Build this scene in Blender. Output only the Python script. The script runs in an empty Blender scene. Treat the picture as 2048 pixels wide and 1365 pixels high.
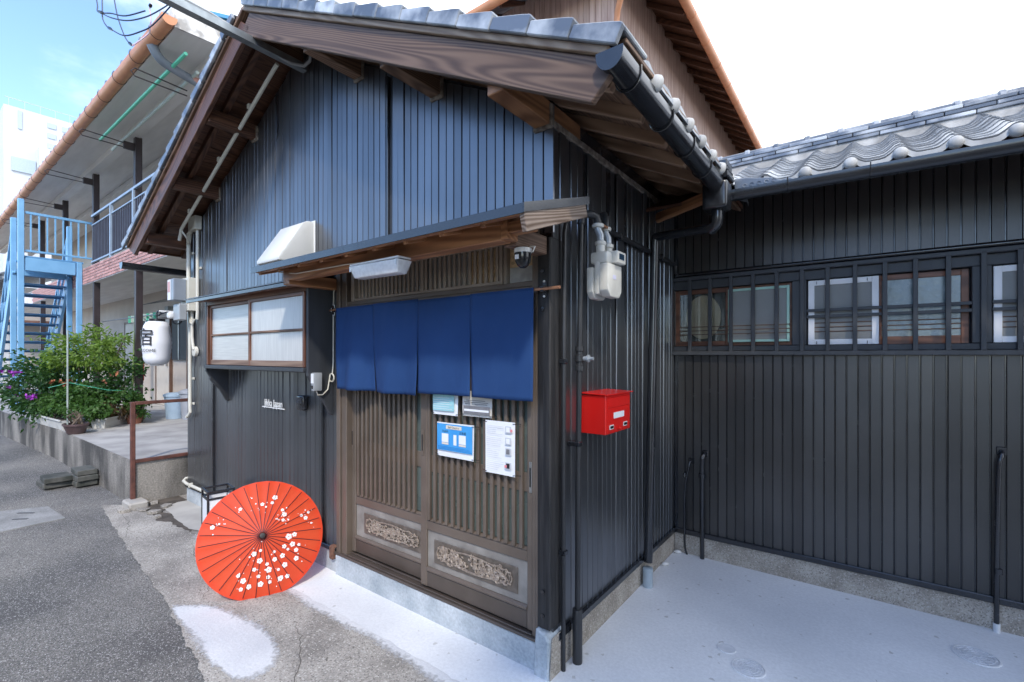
import bpy, bmesh, math, random
from mathutils import Vector, Matrix
random.seed(7)
R = math.radians
scene = bpy.context.scene
C = scene.collection
# ---------------------------------------------------------------- camera
cd = bpy.data.cameras.new('camera'); cam = bpy.data.objects.new('camera', cd); C.objects.link(cam)
cam.location = (1.25, -2.0, 1.6); cam.rotation_euler = (R(90), 0, R(36.85))
cd.sensor_width = 36.0; cd.lens = 36.0*938/2048; cd.shift_y = 28.5/2048
cd.clip_start = 0.05; cd.clip_end = 2000
scene.camera = cam
# ---------------------------------------------------------------- sky and sun
SUN_EL, SUN_AZ = 44.0, 40.0        # azimuth of the sun measured from -Y towards +X
su = Vector((math.cos(R(SUN_EL))*math.sin(R(SUN_AZ)), -math.cos(R(SUN_EL))*math.cos(R(SUN_AZ)), math.sin(R(SUN_EL))))
w = bpy.data.worlds.new('World'); scene.world = w; w.use_nodes = True
nt = w.node_tree; N = nt.nodes; L = nt.links
bg = N['Background']; bg.inputs['Strength'].default_value = 0.15
sky = N.new('ShaderNodeTexSky'); sky.sky_type = 'NISHITA'; sky.sun_disc = False
sky.sun_elevation = R(SUN_EL); sky.sun_rotation = math.atan2(su.x, su.y)
sky.air_density = .8; sky.dust_density = .5; sky.ozone_density = 3.5
tc = N.new('ShaderNodeTexCoord')
dot = N.new('ShaderNodeVectorMath'); dot.operation = 'DOT_PRODUCT'; dot.inputs[1].default_value = (0.35, 0.94, -0.12)
L.new(tc.outputs['Generated'], dot.inputs[0])
mp = N.new('ShaderNodeMapping'); mp.inputs['Scale'].default_value = (1, 1, 2.2); L.new(tc.outputs['Generated'], mp.inputs[0])
no = N.new('ShaderNodeTexNoise'); no.inputs['Scale'].default_value = 3.2; no.inputs['Detail'].default_value = 9; no.inputs['Roughness'].default_value = .58
L.new(mp.outputs[0], no.inputs['Vector'])
ad = N.new('ShaderNodeMath'); ad.operation = 'MULTIPLY_ADD'; ad.inputs[1].default_value = 0.75; L.new(no.outputs[0], ad.inputs[0]); L.new(dot.outputs['Value'], ad.inputs[2])
cr = N.new('ShaderNodeValToRGB'); cr.color_ramp.elements[0].position = .14; cr.color_ramp.elements[1].position = .50
cr.color_ramp.interpolation = 'EASE'
L.new(ad.outputs[0], cr.inputs[0])
mx = N.new('ShaderNodeMixRGB'); mx.inputs[2].default_value = (4.5, 4.8, 5.3, 1)
L.new(cr.outputs[0], mx.inputs[0]); tn = N.new('ShaderNodeMixRGB'); tn.blend_type = 'MULTIPLY'; tn.inputs[0].default_value = 1; tn.inputs[2].default_value = (1.0, 1.0, 1.0, 1)
L.new(sky.outputs[0], tn.inputs[1]); L.new(tn.outputs[0], mx.inputs[1]); L.new(mx.outputs[0], bg.inputs['Color'])
sl = bpy.data.lights.new('sun', 'SUN'); sl.energy = .9; sl.angle = R(4.0); sl.color = (1.0, .92, .80)
so = bpy.data.objects.new('sun', sl); C.objects.link(so); so.location = su*30
so.rotation_euler = (-su).to_track_quat('-Z', 'Y').to_euler()
scene.view_settings.view_transform = 'Standard'; scene.view_settings.look = 'None'
scene.view_settings.exposure = 1.8; scene.view_settings.gamma = 1.0; scene.view_settings.use_curve_mapping = False
scene.render.engine = 'CYCLES'; scene.cycles.use_denoising = True
scene.cycles.max_bounces = 6; scene.cycles.transparent_max_bounces = 8
# ---------------------------------------------------------------- helpers
W = {}
class MB:
    def __init__(s): s.v = []; s.f = []
    def add(s, vs, fs):
        o = len(s.v); s.v += [tuple(p) for p in vs]; s.f += [tuple(i+o for i in f) for f in fs]; return s
    def box(s, x0, x1, y0, y1, z0, z1):
        return s.add([(x0,y0,z0),(x1,y0,z0),(x1,y1,z0),(x0,y1,z0),(x0,y0,z1),(x1,y0,z1),(x1,y1,z1),(x0,y1,z1)],
                     [(0,3,2,1),(4,5,6,7),(0,1,5,4),(1,2,6,5),(2,3,7,6),(3,0,4,7)])
    def prism(s, poly, axis, a, b):     # poly of 2-D points extruded along axis ('x': (y,z)  'y': (x,z)  'z': (x,y))
        n = len(poly)
        def P(p, t): return (t,p[0],p[1]) if axis=='x' else ((p[0],t,p[1]) if axis=='y' else (p[0],p[1],t))
        return s.add([P(p,a) for p in poly]+[P(p,b) for p in poly],
                     [tuple(range(n)), tuple(range(2*n-1,n-1,-1))]+[(i,n+i,n+(i+1)%n,(i+1)%n) for i in range(n)])
    def tube(s, pts, r, n=10, cap=True):
        pts = [Vector(p) for p in pts]; rs = r if isinstance(r,(list,tuple)) else [r]*len(pts)
        o = len(s.v); prev = None
        for i,p in enumerate(pts):
            d = (pts[min(i+1,len(pts)-1)]-pts[max(i-1,0)]).normalized()
            if prev is None:
                u = d.cross(Vector((0,0,1)) if abs(d.z)<.9 else Vector((1,0,0))).normalized()
            else:
                u = (prev-d*prev.dot(d)); u = u.normalized() if u.length>1e-6 else d.orthogonal().normalized()
            prev = u; v = d.cross(u)
            for k in range(n):
                a = 2*math.pi*k/n; s.v.append(tuple(p+(u*math.cos(a)+v*math.sin(a))*rs[i]))
        for i in range(len(pts)-1):
            for k in range(n):
                k2=(k+1)%n; s.f.append((o+i*n+k,o+i*n+k2,o+(i+1)*n+k2,o+(i+1)*n+k))
        if cap:
            s.f.append(tuple(o+k for k in range(n-1,-1,-1))); s.f.append(tuple(o+(len(pts)-1)*n+k for k in range(n)))
        return s
    def lathe(s, prof, c=(0,0,0), n=24, axis='z', a0=0, a1=None, cap=True):
        o=len(s.v); full = a1 is None; m = n if full else n+1
        for (r,h) in prof:
            for k in range(m):
                a = a0+(2*math.pi if full else (a1-a0))*k/n; x=r*math.cos(a); y=r*math.sin(a)
                p = (x,y,h) if axis=='z' else ((h,x,y) if axis=='x' else (y,h,x))
                s.v.append((p[0]+c[0],p[1]+c[1],p[2]+c[2]))
        for i in range(len(prof)-1):
            for k in range(n):
                k2=(k+1)%m; s.f.append((o+i*m+k,o+i*m+k2,o+(i+1)*m+k2,o+(i+1)*m+k))
        if full and cap:
            if prof[0][0]>1e-5: s.f.append(tuple(o+k for k in range(m-1,-1,-1)))
            if prof[-1][0]>1e-5: s.f.append(tuple(o+(len(prof)-1)*m+k for k in range(m)))
        return s
    def beam(s, p, q, wd, h, up=(0,0,1)):
        p=Vector(p); q=Vector(q); d=(q-p).normalized(); u=Vector(up); side=d.cross(u).normalized(); u=side.cross(d).normalized()
        vs=[]
        for c in (p,q):
            for a,b in ((-1,-1),(1,-1),(1,1),(-1,1)): vs.append(c+side*a*wd/2+u*b*h/2)
        return s.add(vs,[(0,1,2,3),(7,6,5,4),(0,4,5,1),(1,5,6,2),(2,6,7,3),(3,7,4,0)])
    def mesh(s, name, bevel=0, smooth=False, seg=1):
        me=bpy.data.meshes.new(name); me.from_pydata(s.v,[],s.f); me.validate(); 
        bm=bmesh.new(); bm.from_mesh(me)
        bmesh.ops.remove_doubles(bm, verts=bm.verts, dist=1e-6)
        bmesh.ops.recalc_face_normals(bm, faces=bm.faces)
        if bevel:
            es=[e for e in bm.edges if len(e.link_faces)==2 and e.calc_face_angle(0)>.6]
            bmesh.ops.bevel(bm, geom=es, offset=bevel, segments=seg, profile=.5, affect='EDGES', clamp_overlap=True)
        bm.to_mesh(me); bm.free()
        if smooth:
            for p in me.polygons: p.use_smooth=True
            try: me.set_sharp_from_angle(angle=R(40))
            except Exception: pass
        return me
    def build(s, name, m, parent=None, bevel=0, smooth=False, mw=None, seg=1):
        return link(name, s.mesh(name,bevel,smooth,seg), m, parent, mw)
def link(name, me, m, parent=None, mw=None):
    if m is not None and not me.materials: me.materials.append(m)
    o=bpy.data.objects.new(name, me); C.objects.link(o)
    mw = mw or Matrix.Identity(4); W[o]=mw
    if parent is not None:
        o.parent=parent; o.matrix_parent_inverse=W[parent].inverted()
    o.matrix_basis=mw
    return o
def tag(o, label=None, cat=None, group=None, kind=None):
    if label: o['label']=label
    if cat: o['category']=cat
    if group: o['group']=group
    if kind: o['kind']=kind
    return o
def thing(name, loc, label, cat, group=None):
    o=bpy.data.objects.new(name,None); C.objects.link(o); o.empty_display_size=.1
    o.location=loc; W[o]=Matrix.Translation(loc); return tag(o,label,cat,group)
def dup(o, mw, parent=None):
    c=o.copy(); C.objects.link(c); W[c]=mw; p=parent or o.parent
    c.parent=p
    if p is not None: c.matrix_parent_inverse=W[p].inverted()
    c.matrix_basis=mw; return c
def T(x,y,z): return Matrix.Translation((x,y,z))
def frame(p,q,up=(0,0,1)):           # local X from p to q, local Z towards up; origin in the middle
    p=Vector(p);q=Vector(q);d=(q-p).normalized();u=Vector(up);s=u.cross(d).normalized();u=d.cross(s)
    m=Matrix((d,s,u)).transposed().to_4x4(); m.translation=(p+q)/2; return m,(q-p).length
BM={}
def beam(name,p,q,wd,h,m,parent=None,bevel=.003,up=(0,0,1)):   # a timber with its own length axis, so that grain runs along it
    mw,l=frame(p,q,up); k=(round(l,3),round(wd,3),round(h,3),m.name,bevel)
    if k not in BM:
        BM[k]=MB().box(-l/2,l/2,-wd/2,wd/2,-h/2,h/2).mesh(name,bevel); BM[k].materials.append(m)
    return link(name,BM[k],m,parent,mw)
# ---------------------------------------------------------------- materials
MT={}
def mat(name,c1,c2=None,rough=.6,rough2=None,metal=0,scale=6,detail=5,stretch=(1,1,1),coord='obj',rnd=0,bump=0,bscale=60,bstretch=(1,1,1),spec=.5,lo=.35,hi=.65,speck=None,speck2=None,coat=0,trans=0,emis=None,emi=0,waves=None,fine=None,bdist=.004,bdet=4):
    if name in MT: return MT[name]
    m=bpy.data.materials.new(name); m.use_nodes=True; t=m.node_tree; n=t.nodes; l=t.links; b=n['Principled BSDF']; MT[name]=m
    b.inputs['Metallic'].default_value=metal; b.inputs['Specular IOR Level'].default_value=spec; b.inputs['Roughness'].default_value=rough
    b.inputs['Coat Weight'].default_value=coat
    c2=c2 or tuple(v*.8 for v in c1)
    if coord=='obj':
        src=n.new('ShaderNodeTexCoord').outputs['Object']
    else:
        src=n.new('ShaderNodeNewGeometry').outputs['Position']
    oi=n.new('ShaderNodeObjectInfo')
    if coord=='obj':
        ml=n.new('ShaderNodeVectorMath'); ml.operation='SCALE'; ml.inputs[0].default_value=(37,19,53); l.new(oi.outputs['Random'],ml.inputs['Scale'])
        av=n.new('ShaderNodeVectorMath'); l.new(src,av.inputs[0]); l.new(ml.outputs[0],av.inputs[1]); src=av.outputs[0]
    mp=n.new('ShaderNodeMapping'); mp.inputs['Scale'].default_value=stretch; l.new(src,mp.inputs[0])
    nz=n.new('ShaderNodeTexNoise'); nz.inputs['Scale'].default_value=scale; nz.inputs['Detail'].default_value=detail; l.new(mp.outputs[0],nz.inputs['Vector'])
    fac=nz.outputs[0]
    if waves:                      # growth rings: contour lines of a stretched noise
        mu=n.new('ShaderNodeMath'); mu.operation='MULTIPLY'; mu.inputs[1].default_value=waves; l.new(fac,mu.inputs[0])
        sn=n.new('ShaderNodeMath'); sn.operation='SINE'; l.new(mu.outputs[0],sn.inputs[0])
        ab=n.new('ShaderNodeMath'); ab.operation='MULTIPLY_ADD'; ab.inputs[1].default_value=.32; ab.inputs[2].default_value=.5; l.new(sn.outputs[0],ab.inputs[0])
        n3=n.new('ShaderNodeTexNoise'); n3.inputs['Scale'].default_value=scale*7; n3.inputs['Detail'].default_value=6; l.new(mp.outputs[0],n3.inputs['Vector'])
        mm=n.new('ShaderNodeMath'); mm.operation='MULTIPLY_ADD'; mm.inputs[1].default_value=.6; l.new(n3.outputs[0],mm.inputs[0])
        a2=n.new('ShaderNodeMath'); a2.operation='SUBTRACT'; a2.inputs[1].default_value=.3; l.new(ab.outputs[0],a2.inputs[0]); l.new(a2.outputs[0],mm.inputs[2])
        fac=mm.outputs[0]
    rp=n.new('ShaderNodeValToRGB'); e=rp.color_ramp.elements; e[0].position=lo; e[1].position=hi
    e[0].color=(*c2,1); e[1].color=(*c1,1); l.new(fac,rp.inputs[0]); col=rp.outputs[0]
    if speck:                      # (scale, colour, threshold): small aggregate grains
        vo=n.new('ShaderNodeTexVoronoi'); vo.inputs['Scale'].default_value=speck[0]; l.new(src,vo.inputs['Vector'])
        sp=n.new('ShaderNodeSeparateColor'); l.new(vo.outputs['Color'],sp.inputs[0])
        gt=n.new('ShaderNodeMath'); gt.operation='GREATER_THAN'; gt.inputs[1].default_value=speck[2]; l.new(sp.outputs[0],gt.inputs[0])
        mxs=n.new('ShaderNodeMixRGB'); mxs.inputs[2].default_value=(*speck[1],1); l.new(gt.outputs[0],mxs.inputs[0]); l.new(col,mxs.inputs[1]); col=mxs.outputs[0]
        if speck2:
            gt2=n.new('ShaderNodeMath'); gt2.operation='GREATER_THAN'; gt2.inputs[1].default_value=speck2[1]; l.new(sp.outputs[1],gt2.inputs[0])
            mx2=n.new('ShaderNodeMixRGB'); mx2.inputs[2].default_value=(*speck2[0],1); l.new(gt2.outputs[0],mx2.inputs[0]); l.new(col,mx2.inputs[1]); col=mx2.outputs[0]
    if fine:                       # fine grain: brightness noise at a small scale
        nf=n.new('ShaderNodeTexNoise'); nf.inputs['Scale'].default_value=fine[0]; nf.inputs['Detail'].default_value=3; nf.inputs['Roughness'].default_value=.7; l.new(src,nf.inputs['Vector'])
        mf=n.new('ShaderNodeMapRange'); mf.inputs[1].default_value=.32; mf.inputs[2].default_value=.68; mf.inputs[3].default_value=1-fine[1]; mf.inputs[4].default_value=1+fine[1]; l.new(nf.outputs[0],mf.inputs[0])
        vf=n.new('ShaderNodeVectorMath'); vf.operation='SCALE'; l.new(col,vf.inputs[0]); l.new(mf.outputs[0],vf.inputs['Scale']); col=vf.outputs[0]
    if rnd:
        rr=n.new('ShaderNodeMath'); rr.operation='MULTIPLY_ADD'; rr.inputs[1].default_value=2*rnd; rr.inputs[2].default_value=1-rnd; l.new(oi.outputs['Random'],rr.inputs[0])
        vm=n.new('ShaderNodeVectorMath'); vm.operation='SCALE'; l.new(col,vm.inputs[0]); l.new(rr.outputs[0],vm.inputs['Scale']); col=vm.outputs[0]
    l.new(col,b.inputs['Base Color'])
    if rough2 is not None:
        mr=n.new('ShaderNodeMapRange'); mr.inputs[3].default_value=rough; mr.inputs[4].default_value=rough2; l.new(nz.outputs[0],mr.inputs[0]); mr.inputs[1].default_value=.3; mr.inputs[2].default_value=.7; l.new(mr.outputs[0],b.inputs['Roughness'])
    if bump:
        m2=n.new('ShaderNodeMapping'); m2.inputs['Scale'].default_value=bstretch; l.new(src,m2.inputs[0])
        n2=n.new('ShaderNodeTexNoise'); n2.inputs['Scale'].default_value=bscale; n2.inputs['Detail'].default_value=bdet; l.new(m2.outputs[0],n2.inputs['Vector'])
        bp=n.new('ShaderNodeBump'); bp.inputs['Strength'].default_value=bump; bp.inputs['Distance'].default_value=bdist
        l.new(fac if waves else n2.outputs[0],bp.inputs['Height']); l.new(bp.outputs[0],b.inputs['Normal'])
    if trans: b.inputs['Transmission Weight'].default_value=trans
    if emis: b.inputs['Emission Color'].default_value=(*emis,1); b.inputs['Emission Strength'].default_value=emi
    return m
def wood(name,c1,c2,rough=.65,waves=210,scale=1.0,st=(.42,4.0,4.0),rnd=.15,bump=.3,lo=.1,hi=.9): return mat(name,c1,c2,rough=rough,scale=scale,detail=1,stretch=st,waves=waves,rnd=rnd,bump=bump,lo=lo,hi=hi,bdist=.0012)
def glass(name,tint,rough=.05,keep=.5):
    m=bpy.data.materials.new(name); m.use_nodes=True; t=m.node_tree; n=t.nodes; l=t.links; MT[name]=m
    n.remove(n['Principled BSDF']); tr=n.new('ShaderNodeBsdfTransparent'); tr.inputs[0].default_value=(*tint,1)
    gl=n.new('ShaderNodeBsdfGlossy'); gl.inputs['Roughness'].default_value=rough; fr=n.new('ShaderNodeFresnel'); fr.inputs[0].default_value=1.6
    mr=n.new('ShaderNodeMath'); mr.operation='MULTIPLY_ADD'; mr.inputs[1].default_value=1.0; mr.inputs[2].default_value=.03; l.new(fr.outputs[0],mr.inputs[0])
    mx=n.new('ShaderNodeMixShader'); l.new(mr.outputs[0],mx.inputs[0]); l.new(tr.outputs[0],mx.inputs[1]); l.new(gl.outputs[0],mx.inputs[2]); l.new(mx.outputs[0],n['Material Output'].inputs[0]); return m

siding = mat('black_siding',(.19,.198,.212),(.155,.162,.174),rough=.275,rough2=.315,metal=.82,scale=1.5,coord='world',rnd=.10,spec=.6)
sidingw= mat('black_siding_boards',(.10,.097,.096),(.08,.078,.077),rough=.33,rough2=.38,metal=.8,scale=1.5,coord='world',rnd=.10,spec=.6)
blackm = mat('black_painted_metal',(.016,.018,.022),(.012,.013,.016),rough=.16,rough2=.28,scale=12,coord='world',spec=.8)
blackw = mat('black_painted_wood',(.048,.053,.060),(.030,.033,.038),rough=.42,rough2=.55,scale=2,stretch=(3,3,.6),coord='world',bump=.25,bscale=30,bstretch=(4,4,.3))
charw  = mat('charred_post_wood',(.035,.033,.032),(.008,.008,.009),rough=.6,scale=14,stretch=(3,3,.22),coord='world',bump=.8,bscale=22,bstretch=(4,4,.25),lo=.4,hi=.7)
dpipe  = mat('dark_grey_pipe_paint',(.028,.029,.031),(.02,.021,.023),rough=.42,scale=5,coord='world',bump=.05)
woodw  = wood('weathered_wood',(.20,.125,.083),(.08,.045,.031),bump=.25,st=(.3,5,5))
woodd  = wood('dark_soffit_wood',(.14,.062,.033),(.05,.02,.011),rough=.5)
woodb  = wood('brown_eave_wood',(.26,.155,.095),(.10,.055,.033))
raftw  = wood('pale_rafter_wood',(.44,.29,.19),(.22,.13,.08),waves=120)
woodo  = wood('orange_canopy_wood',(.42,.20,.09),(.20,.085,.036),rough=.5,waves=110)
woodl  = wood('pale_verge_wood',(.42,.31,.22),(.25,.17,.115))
woods  = wood('window_sash_wood',(.20,.085,.045),(.10,.038,.02),rough=.45,waves=60)
woodp  = wood('sun_bleached_sash_wood',(.34,.23,.16),(.2,.12,.08),rough=.6,waves=60)
bronze = mat('bronze_aluminium',(.17,.135,.107),(.14,.11,.087),rough=.42,rough2=.52,metal=.25,scale=5,coord='world')
bronzel= mat('bronze_lightened_for_shade',(.36,.295,.235),(.30,.245,.195),rough=.45,metal=.15,scale=5,coord='world')  # lighter copy of the door bronze, making up for shade under the canopy
bronzed= mat('dark_bronze_aluminium',(.11,.088,.072),(.088,.07,.057),rough=.45,metal=.3,scale=5,coord='world')
concpl = mat('grey_plinth_concrete',(.42,.38,.325),(.25,.22,.18),rough=.9,scale=6,detail=10,coord='world',bump=.7,bscale=45,speck=(170,(.22,.195,.165),.86),speck2=((.46,.42,.37),.88),fine=(70,.2))
concbl = mat('blue_grey_mortar',(.48,.52,.545),(.29,.335,.365),rough=.88,scale=4,detail=11,coord='world',bump=.6,bscale=35,fine=(60,.15))
concw  = mat('retaining_wall_concrete',(.30,.28,.25),(.07,.066,.06),rough=.92,scale=1.6,detail=9,stretch=(1.5,1.5,.55),coord='world',bump=.5,bscale=35,lo=.40,hi=.62,fine=(60,.3))
conct  = mat('terrace_concrete',(.44,.43,.41),(.28,.27,.26),rough=.9,scale=2.5,detail=9,coord='world',bump=.35,bscale=40)
tile   = mat('blue_grey_roof_tile',(.52,.54,.55),(.12,.14,.17),rough=.3,rough2=.55,scale=5,detail=11,coord='obj',rnd=.2,lo=.46,hi=.68,bump=.15,bscale=30,spec=.7,metal=.15)
tilel  = mat('silver_grey_roof_tile',(.46,.475,.49),(.30,.315,.335),rough=.12,rough2=.28,scale=6,detail=7,coord='obj',rnd=.12,spec=.8,metal=.6,bump=.08)
mortar = mat('pale_ridge_mortar',(.55,.53,.49),(.30,.285,.26),rough=.9,scale=8,detail=8,coord='world',bump=.5)
white  = mat('white_enamel',(.74,.74,.72),(.68,.68,.66),rough=.4,scale=3,coord='world')
ivory  = mat('ivory_pvc',(.66,.64,.55),(.58,.56,.48),rough=.45,scale=4,coord='world')
whitep = mat('white_painted_wood',(.88,.88,.88),(.80,.80,.80),rough=.5,scale=6,coord='world',bump=.1)
red    = mat('red_enamel',(.70,.012,.008),(.66,.010,.007),rough=.32,scale=3,coord='world',spec=.5,coat=.2)
# ================================================================= GROUND
asph = mat('asphalt',(.225,.212,.19),(.095,.092,.088),rough=.9,scale=.8,detail=13,lo=.38,hi=.62,coord='world',bump=1.0,bscale=170,speck=(230,(.38,.37,.355),.88),speck2=((.07,.07,.07),.80),fine=(130,.45))
apron= mat('worn_concrete',(.44,.41,.365),(.20,.185,.165),rough=.92,scale=2.1,detail=11,coord='world',bump=1.0,bscale=110,speck=(150,(.17,.155,.14),.93),speck2=((.46,.44,.40),.93),lo=.34,hi=.66,fine=(95,.32))
slabm= mat('pale_slab_concrete',(.45,.43,.39),(.36,.34,.31),rough=.9,scale=4,detail=8,coord='world',bump=.3)
floorw=mat('white_floor_paint',(.75,.76,.765),(.60,.615,.63),rough=.72,scale=1.3,detail=12,coord='world',bump=.3,bscale=30,fine=(55,.07),lo=.3,hi=.62,speck=(60,(.50,.50,.49),.994))
earth= mat('damp_earth',(.12,.10,.082),(.055,.047,.04),rough=.95,scale=6,detail=9,coord='world',bump=1,bscale=40)
def sheet(name,pts,z,m,jit=0,step=.1,seed=1,thick=0,kind='structure',parent=None):
    rd=random.Random(seed); out=[]
    n=len(pts)
    for i in range(n):
        a=Vector(pts[i][:2]); b=Vector(pts[(i+1)%n][:2]); j=pts[i][2] if len(pts[i])>2 else jit
        k=max(1,int((b-a).length/step)) if j else 1; nn=Vector((-(b-a).y,(b-a).x)).normalized(); ph=rd.random()*9
        for q in range(k):
            u=q/k; s=(math.sin(ph+u*k*.35)+.6*math.sin(ph*2+u*k*.93)+rd.uniform(-.8,.8))*j*(min(1,u*6) if q else 0)
            p=a+(b-a)*u+nn*s; out.append((p.x,p.y))
    mb=MB()
    if thick: mb.prism(out,'z',z-thick,z)
    else: mb.add([(x,y,z) for x,y in out],[tuple(range(len(out)))])
    o=mb.build(name,m,parent)
    if kind and parent is None: tag(o,kind=kind)
    return o
sheet('ground',[(-400,-400),(400,-400),(400,400),(-400,400)],-.03,asph)
sheet('road',[(-60,-5.2),(12,-5.2),(12,.0),(-60,.0)],-.012,asph)
sheet('concrete_apron',[(-5.05,-.44,0),(-5.3,-.62,.004),(-4.6,-.70,.006),(-3.4,-.82,.006),(-2.4,-.905,.006),(-1.45,-1.04,.006),(-.6,-1.2,.01),(8,-1.9,0),(8,.1,0),(-5.05,.1,0)],-.004,apron,jit=.006,step=.02,seed=3)
sheet('earth_strip',[(-5.0,-.40,.012),(-4.4,-.40,.02),(-3.62,-.36,.012),(-3.75,-.22,.02),(-4.5,-.3,.015),(-4.74,.0,0),(-5.0,.0,0)],-.001,earth,jit=.012,step=.05,seed=5)
sheet('entry_slab',[(-4.62,-.26,.008),(-3.72,-.33,.006),(-3.5,-.27,.004),(-3.46,.02,0),(-4.7,.02,0),(-4.72,-.1,.006)],.003,slabm,jit=.004,step=.05,seed=6)
sheet('courtyard_floor',[(-3.42,-.315,.004),(-1.85,-.325,.004),(-1.2,-.315,.004),(.3,-.315,.004),(8,-.32,0),(8,1.9,0),(-.02,1.9,0),(-.02,.03,0),(-3.4,.03,0)],.001,floorw,jit=.003,step=.02,seed=8)
# paint that thins out towards its edge: coverage runs 1 -> 0 across a rim and breaks up with noise
def worn_paint():
    m=mat('worn_white_paint',(.66,.665,.665),(.52,.53,.545),rough=.75,scale=1.7,detail=9,coord='world',bump=.5,bscale=70,fine=(60,.08)); t=m.node_tree; n=t.nodes; l=t.links; b=n['Principled BSDF']
    at=n.new('ShaderNodeAttribute'); at.attribute_name='cov'; g=n.new('ShaderNodeNewGeometry')
    n1=n.new('ShaderNodeTexNoise'); n1.inputs['Scale'].default_value=38; n1.inputs['Detail'].default_value=6; l.new(g.outputs['Position'],n1.inputs['Vector'])
    a1=n.new('ShaderNodeMath'); a1.operation='MULTIPLY_ADD'; a1.inputs[1].default_value=1.0; l.new(n1.outputs[0],a1.inputs[0]); l.new(at.outputs['Fac'],a1.inputs[2])
    mr=n.new('ShaderNodeMapRange'); mr.inputs[1].default_value=.74; mr.inputs[2].default_value=1.26; l.new(a1.outputs[0],mr.inputs[0])
    tr=n.new('ShaderNodeBsdfTransparent'); mx=n.new('ShaderNodeMixShader'); l.new(mr.outputs[0],mx.inputs[0]); l.new(tr.outputs[0],mx.inputs[1]); l.new(b.outputs[0],mx.inputs[2]); l.new(mx.outputs[0],n['Material Output'].inputs[0]); return m
wpaint=worn_paint()
def cov_mesh(name,rows,z,parent=None):      # rows: list of (list of points, coverage)
    vs=[];fs=[];cv=[]; n=len(rows[0][0])
    for row in rows:
        pts,c=row[0],row[1]
        for p in pts: vs.append((p[0],p[1],z)); cv.append(c)
    closed=len(rows[0])>2
    for r in range(len(rows)-1):
        for i in range(n if closed else n-1): k=(i+1)%n; fs.append((r*n+i,r*n+k,(r+1)*n+k,(r+1)*n+i))
    if closed: fs.append(tuple(range(n)))
    me=bpy.data.meshes.new(name); me.from_pydata(vs,[],fs); me.update(); a=me.attributes.new('cov','FLOAT','POINT')
    for i,c in enumerate(cv): a.data[i].value=c
    return link(name,me,wpaint,parent)
PP=[(-2.27,-.90),(-2.13,-.78),(-2.0,-.735),(-1.80,-.70),(-1.62,-.675),(-1.42,-.69),(-1.28,-.735),(-1.19,-.80),(-1.17,-.87),(-1.19,-.93),(-1.27,-.97),(-1.50,-.985),(-1.9,-.945),(-2.2,-.925)]
Q=[]; rp_=random.Random(4)
for i in range(len(PP)):
    a,b=PP[i],PP[(i+1)%len(PP)]
    for k in range(4): u=k/4; Q.append((a[0]+(b[0]-a[0])*u+rp_.gauss(0,.004),a[1]+(b[1]-a[1])*u+rp_.gauss(0,.004)))
c0=(-1.72,-.84); sc_=lambda d:[(p[0]+(c0[0]-p[0])/math.hypot(c0[0]-p[0],c0[1]-p[1])*d,p[1]+(c0[1]-p[1])/math.hypot(c0[0]-p[0],c0[1]-p[1])*d) for p in Q]
tag(cov_mesh('paint_patch',[(sc_(.07),1.0,True),(sc_(.03),.75,True),(sc_(0),.5,True),(sc_(-.03),.25,True),(sc_(-.06),0,True)],.0),kind='structure')
xs_=[-3.5+.05*i for i in range(90)]; yo=lambda x:-.362+.012*math.sin(x*5)+.006*math.sin(x*17)
cov_mesh('worn_paint_edge',[([(x,yo(x)+d) for x in xs_],c) for d,c in ((.10,1.0),(.05,1.0),(.02,.75),(-.005,.5),(-.03,.2),(-.05,0))],-.0012,bpy.data.objects['courtyard_floor'])
apr=bpy.data.objects['concrete_apron']
for k,(p,sd) in enumerate((([(-1.48,-.52),(-1.30,-.60),(-1.05,-.74),(-.75,-1.05)],1),([(-1.16,-.66),(-.95,-.57),(-.86,-.46)],2),([(-3.4,-.42),(-3.0,-.52),(-2.45,-.62),(-2.2,-.75)],3),([(-4.9,-.55),(-4.3,-.62),(-3.9,-.75)],4))):
    rd=random.Random(sd); pts=[]
    for i in range(len(p)-1):
        for q in range(9): u=q/9; pts.append((p[i][0]+(p[i+1][0]-p[i][0])*u+rd.gauss(0,.008),p[i][1]+(p[i+1][1]-p[i][1])*u+rd.gauss(0,.008)))
    mb=MB()
    for i,(x,y) in enumerate(pts):
        w_=.0016*math.sin(math.pi*(i+.5)/len(pts))+.0004; mb.v+=[(x-w_,y-w_,-.0025),(x+w_,y+w_,-.0025)]
        if i: mb.f.append((2*i-2,2*i-1,2*i+1,2*i))
    mb.build('crack',mat('crack_shadow',(.13,.118,.105),rough=1,coord='world'),apr)
# ================================================================= MAIN HOUSE
HX0,HX1,AX=-4.72,0.0,-2.36
def zr(x): return 3.93-.497*abs(x-AX)
house=thing('black_house',(AX,0,0),'low black metal clad house with tiled gable roof and sliding entrance door','house')
PIT=.0625
STC={}
def strip_mesh(h,wd,dep,top=0.0):
    k=(round(h,3),wd,dep,round(top,3))
    if k in STC: return STC[k]
    a=wd/2; g=.0028; v=[];f=[]
    prof=[(-a,.0),(-a+.001,-dep*.45),(-a+g,-dep),(a-g,-dep),(a-.001,-dep*.45),(a,0)]
    for z,sgn in ((0,0),(h,1)):
        for x,y in prof: v.append((x,y,z+(top*(x/a)*.5 if sgn else 0)))
    n=len(prof)
    for i in range(n-1): f.append((i,i+1,n+i+1,n+i))
    f.append(tuple(range(n))[::-1]); f.append(tuple(range(n,2*n)))
    me=bpy.data.meshes.new('siding_strip'); me.from_pydata(v,[],f); me.update(); STC[k]=me; return me
rs=random.Random(21)
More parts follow.
